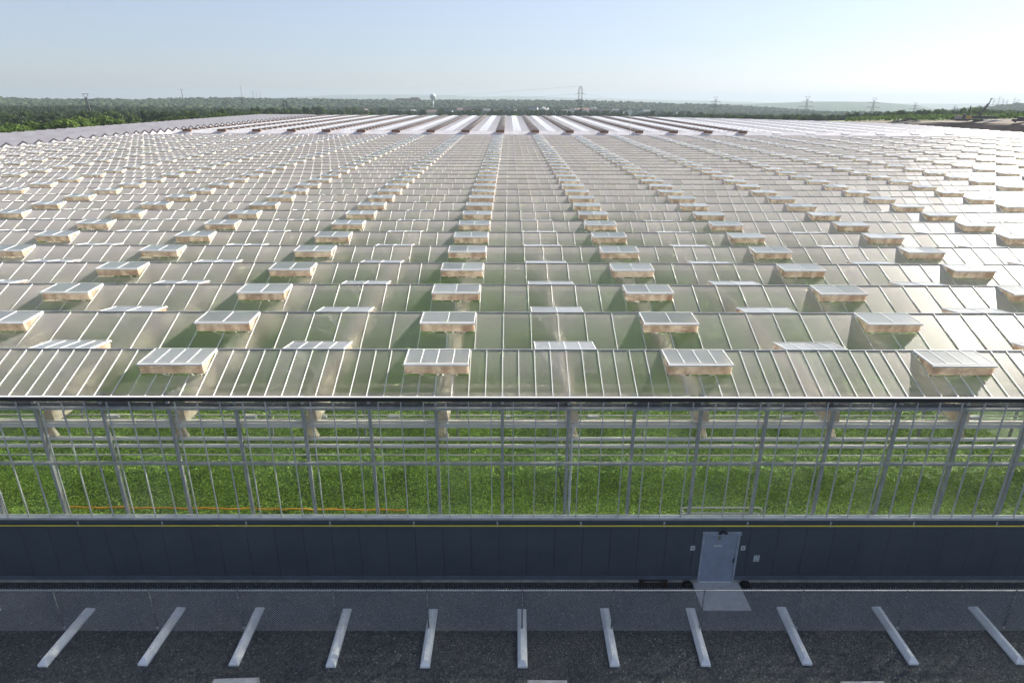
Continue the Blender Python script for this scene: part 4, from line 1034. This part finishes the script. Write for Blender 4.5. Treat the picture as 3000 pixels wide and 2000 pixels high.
t = MB(); t.box(-28, 28, -8, 8, 0, 10); t.box(8, 24, -9, 7, 10, 13); t.build('wall', 'brick', e)
t = MB(); t.box(-28.5, 28.5, -8.5, 8.5, 10.01, 10.6); t.build('roof', 'roofbrown', e)

# ------------------------------------------------------------------ trees
def crown_mesh(seed, leafm, n, h=1.0, wd=.8, trunk=True):
    r = np.random.default_rng(seed)
    nb = 11 + seed % 4; cs = []
    for i in range(nb):
        th = r.uniform(0, 2*np.pi); f_ = i/nb; zz = .38+.5*f_; rad = wd*.30*(1-.75*abs(f_-.35))*r.uniform(.5, 1.1)
        cs.append((rad*np.cos(th), rad*np.sin(th), zz, r.uniform(.12, .20)*(1.15-.45*f_)))
    cs = np.array(cs); k = r.integers(0, nb, n); d = r.normal(size=(n, 3)); d /= np.linalg.norm(d, axis=1)[:, None]
    rr_ = (.72+.38*r.random(n)**.7); P = cs[k, :3] + d*(cs[k, 3]*rr_)[:, None]*np.array([wd*1.25, wd*1.25, 1.0])
    P[:, 2] = np.maximum(P[:, 2], .12)
    s = r.uniform(.020, .042, n); nrm = d + r.normal(size=(n, 3))*.6; nrm /= np.linalg.norm(nrm, axis=1)[:, None]
    a = np.cross(nrm, r.normal(size=(n, 3))); a /= np.linalg.norm(a, axis=1)[:, None]; b = np.cross(nrm, a)
    V = np.stack([P-a*s[:, None], P+b*s[:, None]*.8, P+a*s[:, None], P-b*s[:, None]*.8], 1).reshape(-1, 3)
    return np_mesh('crown', V, np.arange(n*4).reshape(-1, 4), [leafm])
def trunk_mesh(seed):
    r = random.Random(seed); t = MB(); t.tube((0, 0, -.03), (.01, 0, .45), .026, 7, .017)
    for i in range(5):
        a = r.uniform(0, 6.28); t.tube((.0, 0, .28+.05*i), (.2*math.cos(a), .2*math.sin(a), .52+.06*i), .012, 5, .004)
    t.tube((.01, 0, .45), (0, 0, .85), .017, 6, .004); return t.mesh('trunk', 'bark', smooth=True)
CR = {m: [crown_mesh(i*7+j, m, 1700, wd=[.85, 1.0, .7][i % 3]) for i in range(4)] for j, m in enumerate(('leaf_bright', 'leaf_mid', 'leaf_dark'))}
TK = [trunk_mesh(i) for i in range(3)]
TI = 0
def tree(px, ytop, D, mat, label, group, hmin=4.5, hmax=16):
    global TI
    p = at(px, ytop, D); gz = anyz(p[0], p[1]); H = max(hmin, min(hmax, p[2]-gz)); TI += 1
    e = empty('broadleaf_tree', (p[0], p[1], gz), label, 'tree', group, random.uniform(0, 6.28)); wd = random.uniform(.9, 1.25)
    e.scale = (H*wd, H*wd, H)
    linkmesh('crown', random.choice(CR[mat]), e); linkmesh('trunk', random.choice(TK), e)
rt_ = random.Random(3)
top1 = prof([(0, 356), (60, 357), (110, 352), (180, 343), (290, 338), (330, 345), (420, 352), (500, 340), (600, 333), (700, 328), (800, 327)])
for i in range(44):
    px = -60+i*19.5+rt_.uniform(-6, 6); a = ray(px, 300); az = abs(math.atan2(a[0], a[1])); Dm = 119/math.sin(az)
    tree(px, top1(px)+rt_.uniform(-4, 8), Dm+rt_.uniform(3, 22), 'leaf_bright' if px < 420 else 'leaf_mid', 'bright green bushy tree right behind the left greenhouse roof' if px < 420 else 'mid green tree right behind the left greenhouse roof', 'bright trees along the left greenhouse' if px < 420 else 'green trees along the left greenhouse')
top2 = prof([(0, 330), (100, 322), (300, 322), (600, 322), (700, 314), (850, 308), (1000, 312), (1200, 314)])
for i in range(78):
    px = -40+i*15.5+rt_.uniform(-7, 7); a = ray(px, 300); az = abs(math.atan2(a[0], a[1])); Dm = max(330, 119/math.sin(max(az, .2))+50)
    tree(px, top2(px)+rt_.uniform(-3, 13), Dm+rt_.uniform(0, 130), rt_.choice(['leaf_mid', 'leaf_dark']), 'dark green tree in the thick wood behind the left greenhouse', 'trees of the left wood')
for i in range(30):
    px = 925+i*21+rt_.uniform(-9, 9)
    if px > 1500 and rt_.random() < .5: continue
    tree(px, 333+rt_.uniform(-2, 5), 322+rt_.uniform(0, 14), 'leaf_bright', 'small bright tree top just over the far roof edge', 'bright tree tops over the far roof edge', 3.5)
top3 = prof([(1950, 338), (2050, 336), (2130, 333), (2180, 337), (2300, 334), (2450, 332), (2600, 324), (2700, 318), (2800, 317), (2860, 312), (2920, 314), (3000, 322), (3200, 320)])
for i in range(92):
    px = 1965+i*12.6+rt_.uniform(-6, 6); D = 385+rt_.uniform(0, 70)
    tree(px, top3(px)+rt_.uniform(-2, 7), D, rt_.choice(['leaf_mid', 'leaf_mid', 'leaf_dark']), 'green tree in the long belt behind the right roof and bank', 'trees of the right belt', 5)
for i in range(40):
    px = 1000+i*27+rt_.uniform(-13, 13); D = rt_.uniform(560, 860)
    tree(px, 326+rt_.uniform(-4, 10), D, rt_.choice(['leaf_mid', 'leaf_dark']), 'dark round tree standing among the houses of the far town', 'trees among the far houses', 5, 13)
# the woods farther off, one mass
def woods():
    ico = bmesh.new(); bmesh.ops.create_icosphere(ico, subdivisions=1, radius=1); iv = np.array([v.co[:] for v in ico.verts]); iff = np.array([[v.index for v in f.verts] for f in ico.faces]); ico.free()
    r = np.random.default_rng(4); VS, FS = [], []; off = 0; tot = 0
    def add(px, D, hh_, rad):
        nonlocal off
        a = ray(px, 300); q = CAM + a*D/math.hypot(a[0], a[1]); gz = ground_z(q[0], q[1])
        v = iv*np.array([rad, rad, hh_*.55])*(1+r.uniform(-.28, .28, (len(iv), 1))) + np.array([q[0], q[1], gz+hh_*.5]); VS.append(v); FS.append(iff+off); off += len(iv)
    lc = []
    for q in range(4):
        m_ = 150; nb = 9; d = r.normal(size=(m_, 3)); d /= np.linalg.norm(d, axis=1)[:, None]; cb = r.uniform(-.45, .45, (nb, 3)); k = r.integers(0, nb, m_)
        P = cb[k]*np.array([1, 1, .9]) + d*.5; s_ = r.uniform(.10, .2, m_); nn = d+r.normal(size=(m_, 3))*.6; nn /= np.linalg.norm(nn, axis=1)[:, None]
        a = np.cross(nn, r.normal(size=(m_, 3))); a /= np.linalg.norm(a, axis=1)[:, None]; b_ = np.cross(nn, a)
        lc.append(np.stack([P-a*s_[:, None], P+b_*s_[:, None], P+a*s_[:, None], P-b_*s_[:, None]], 1).reshape(-1, 3))
    V4, n4 = [], 0
    for i in range(3600):      # woods near the town and left
        u = r.random()
        if u < .38: px = r.uniform(-80, 1000); D = r.uniform(430, 1050)
        elif u < .62: px = r.uniform(900, 1980); D = r.uniform(1110, 1320)
        elif u < .70: px = r.uniform(950, 1980); D = r.uniform(620, 1110)
        elif u < .76: px = r.uniform(900, 1980); D = r.uniform(345, 560)
        else: px = r.uniform(1930, 3120); D = r.uniform(470, 1080)
        a = ray(px, 300); q = CAM + a*D/math.hypot(a[0], a[1]); gz = ground_z(q[0], q[1]); hh_ = r.uniform(6, 10) if px < 1900 else r.uniform(5, 8)
        if 900 < px < 1980 and D < 600: hh_ *= .6
        rad = r.uniform(3.4, 5.4)
        V4.append(lc[i % 4]*np.array([rad, rad, hh_*.5])+np.array([q[0], q[1], gz+hh_*.46])); n4 += 600
    V4 = np.concatenate(V4)
    tag(linkmesh('valley_woods', np_mesh('valley_woods', V4, np.arange(len(V4)).reshape(-1, 4), ['leaf_dark'])), 'leafy woods around the far town and the left wood', 'woods', kind='stuff')
    for i in range(9500):
        px = r.uniform(-100, 3100); D = 1000+850*r.random()**.8
        if 950 < px < 1950 and D < 1320: continue
        add(px, D, r.uniform(5, 8.5), r.uniform(4.5, 8))
    V = np.concatenate(VS); Fc = np.concatenate(FS)
    tag(linkmesh('far_woods', np_mesh('far_woods', V, Fc, ['woods'])), 'woodland covering the valley and the nearer hills', 'woods', kind='stuff')
woods()
# shrubs on the bank
def shrubs():
    r = np.random.default_rng(9); n = 9000; VS = []
    px = r.uniform(2480, 3150, n); dd = r.uniform(16, 85, n); D0 = np.interp(px, [c[0] for c in crest], [c[2] for c in crest])
    c = []
    for a, d0, d in zip(px, D0, dd):
        q = at(a, 340, d0+d); c.append((q[0], q[1], anyz(q[0], q[1])+r.uniform(0, 1.2)))
    c = np.array(c); s = r.uniform(.25, .6, n); nn = r.normal(size=(n, 3)); nn /= np.linalg.norm(nn, axis=1)[:, None]; a = np.cross(nn, r.normal(size=(n, 3))); a /= np.linalg.norm(a, axis=1)[:, None]; b = np.cross(nn, a)
    V = np.stack([c-a*s[:, None], c+b*s[:, None], c+a*s[:, None], c-b*s[:, None]], 1).reshape(-1, 3)
    tag(linkmesh('low_scrub', np_mesh('low_scrub', V, np.arange(n*4).reshape(-1, 4), ['leaf_bright'])), 'low yellow green scrub growing behind the bare bank crest', 'scrub', kind='stuff')
shrubs()

# ------------------------------------------------------------------ haze
m, n, l, o_ = newmat('haze_air')
pv = n.new('ShaderNodeVolumePrincipled'); pv.inputs['Color'].default_value = (.47, .55, .62, 1); pv.inputs['Density'].default_value = 2.0e-4; pv.inputs['Anisotropy'].default_value = .2
l.new(pv.outputs[0], o_.inputs['Volume']); M['haze'] = m
zmin = min(v[2] for v in vv)-1; zmax = max(max(v[2] for v in vv), 60)+5
t = MB(); t.box(-12500, 12500, -12500, 12500, zmin, zmax); hz = t.build('haze', 'haze'); tag(hz, 'thin blue haze filling the air over the whole place', 'haze', kind='stuff')
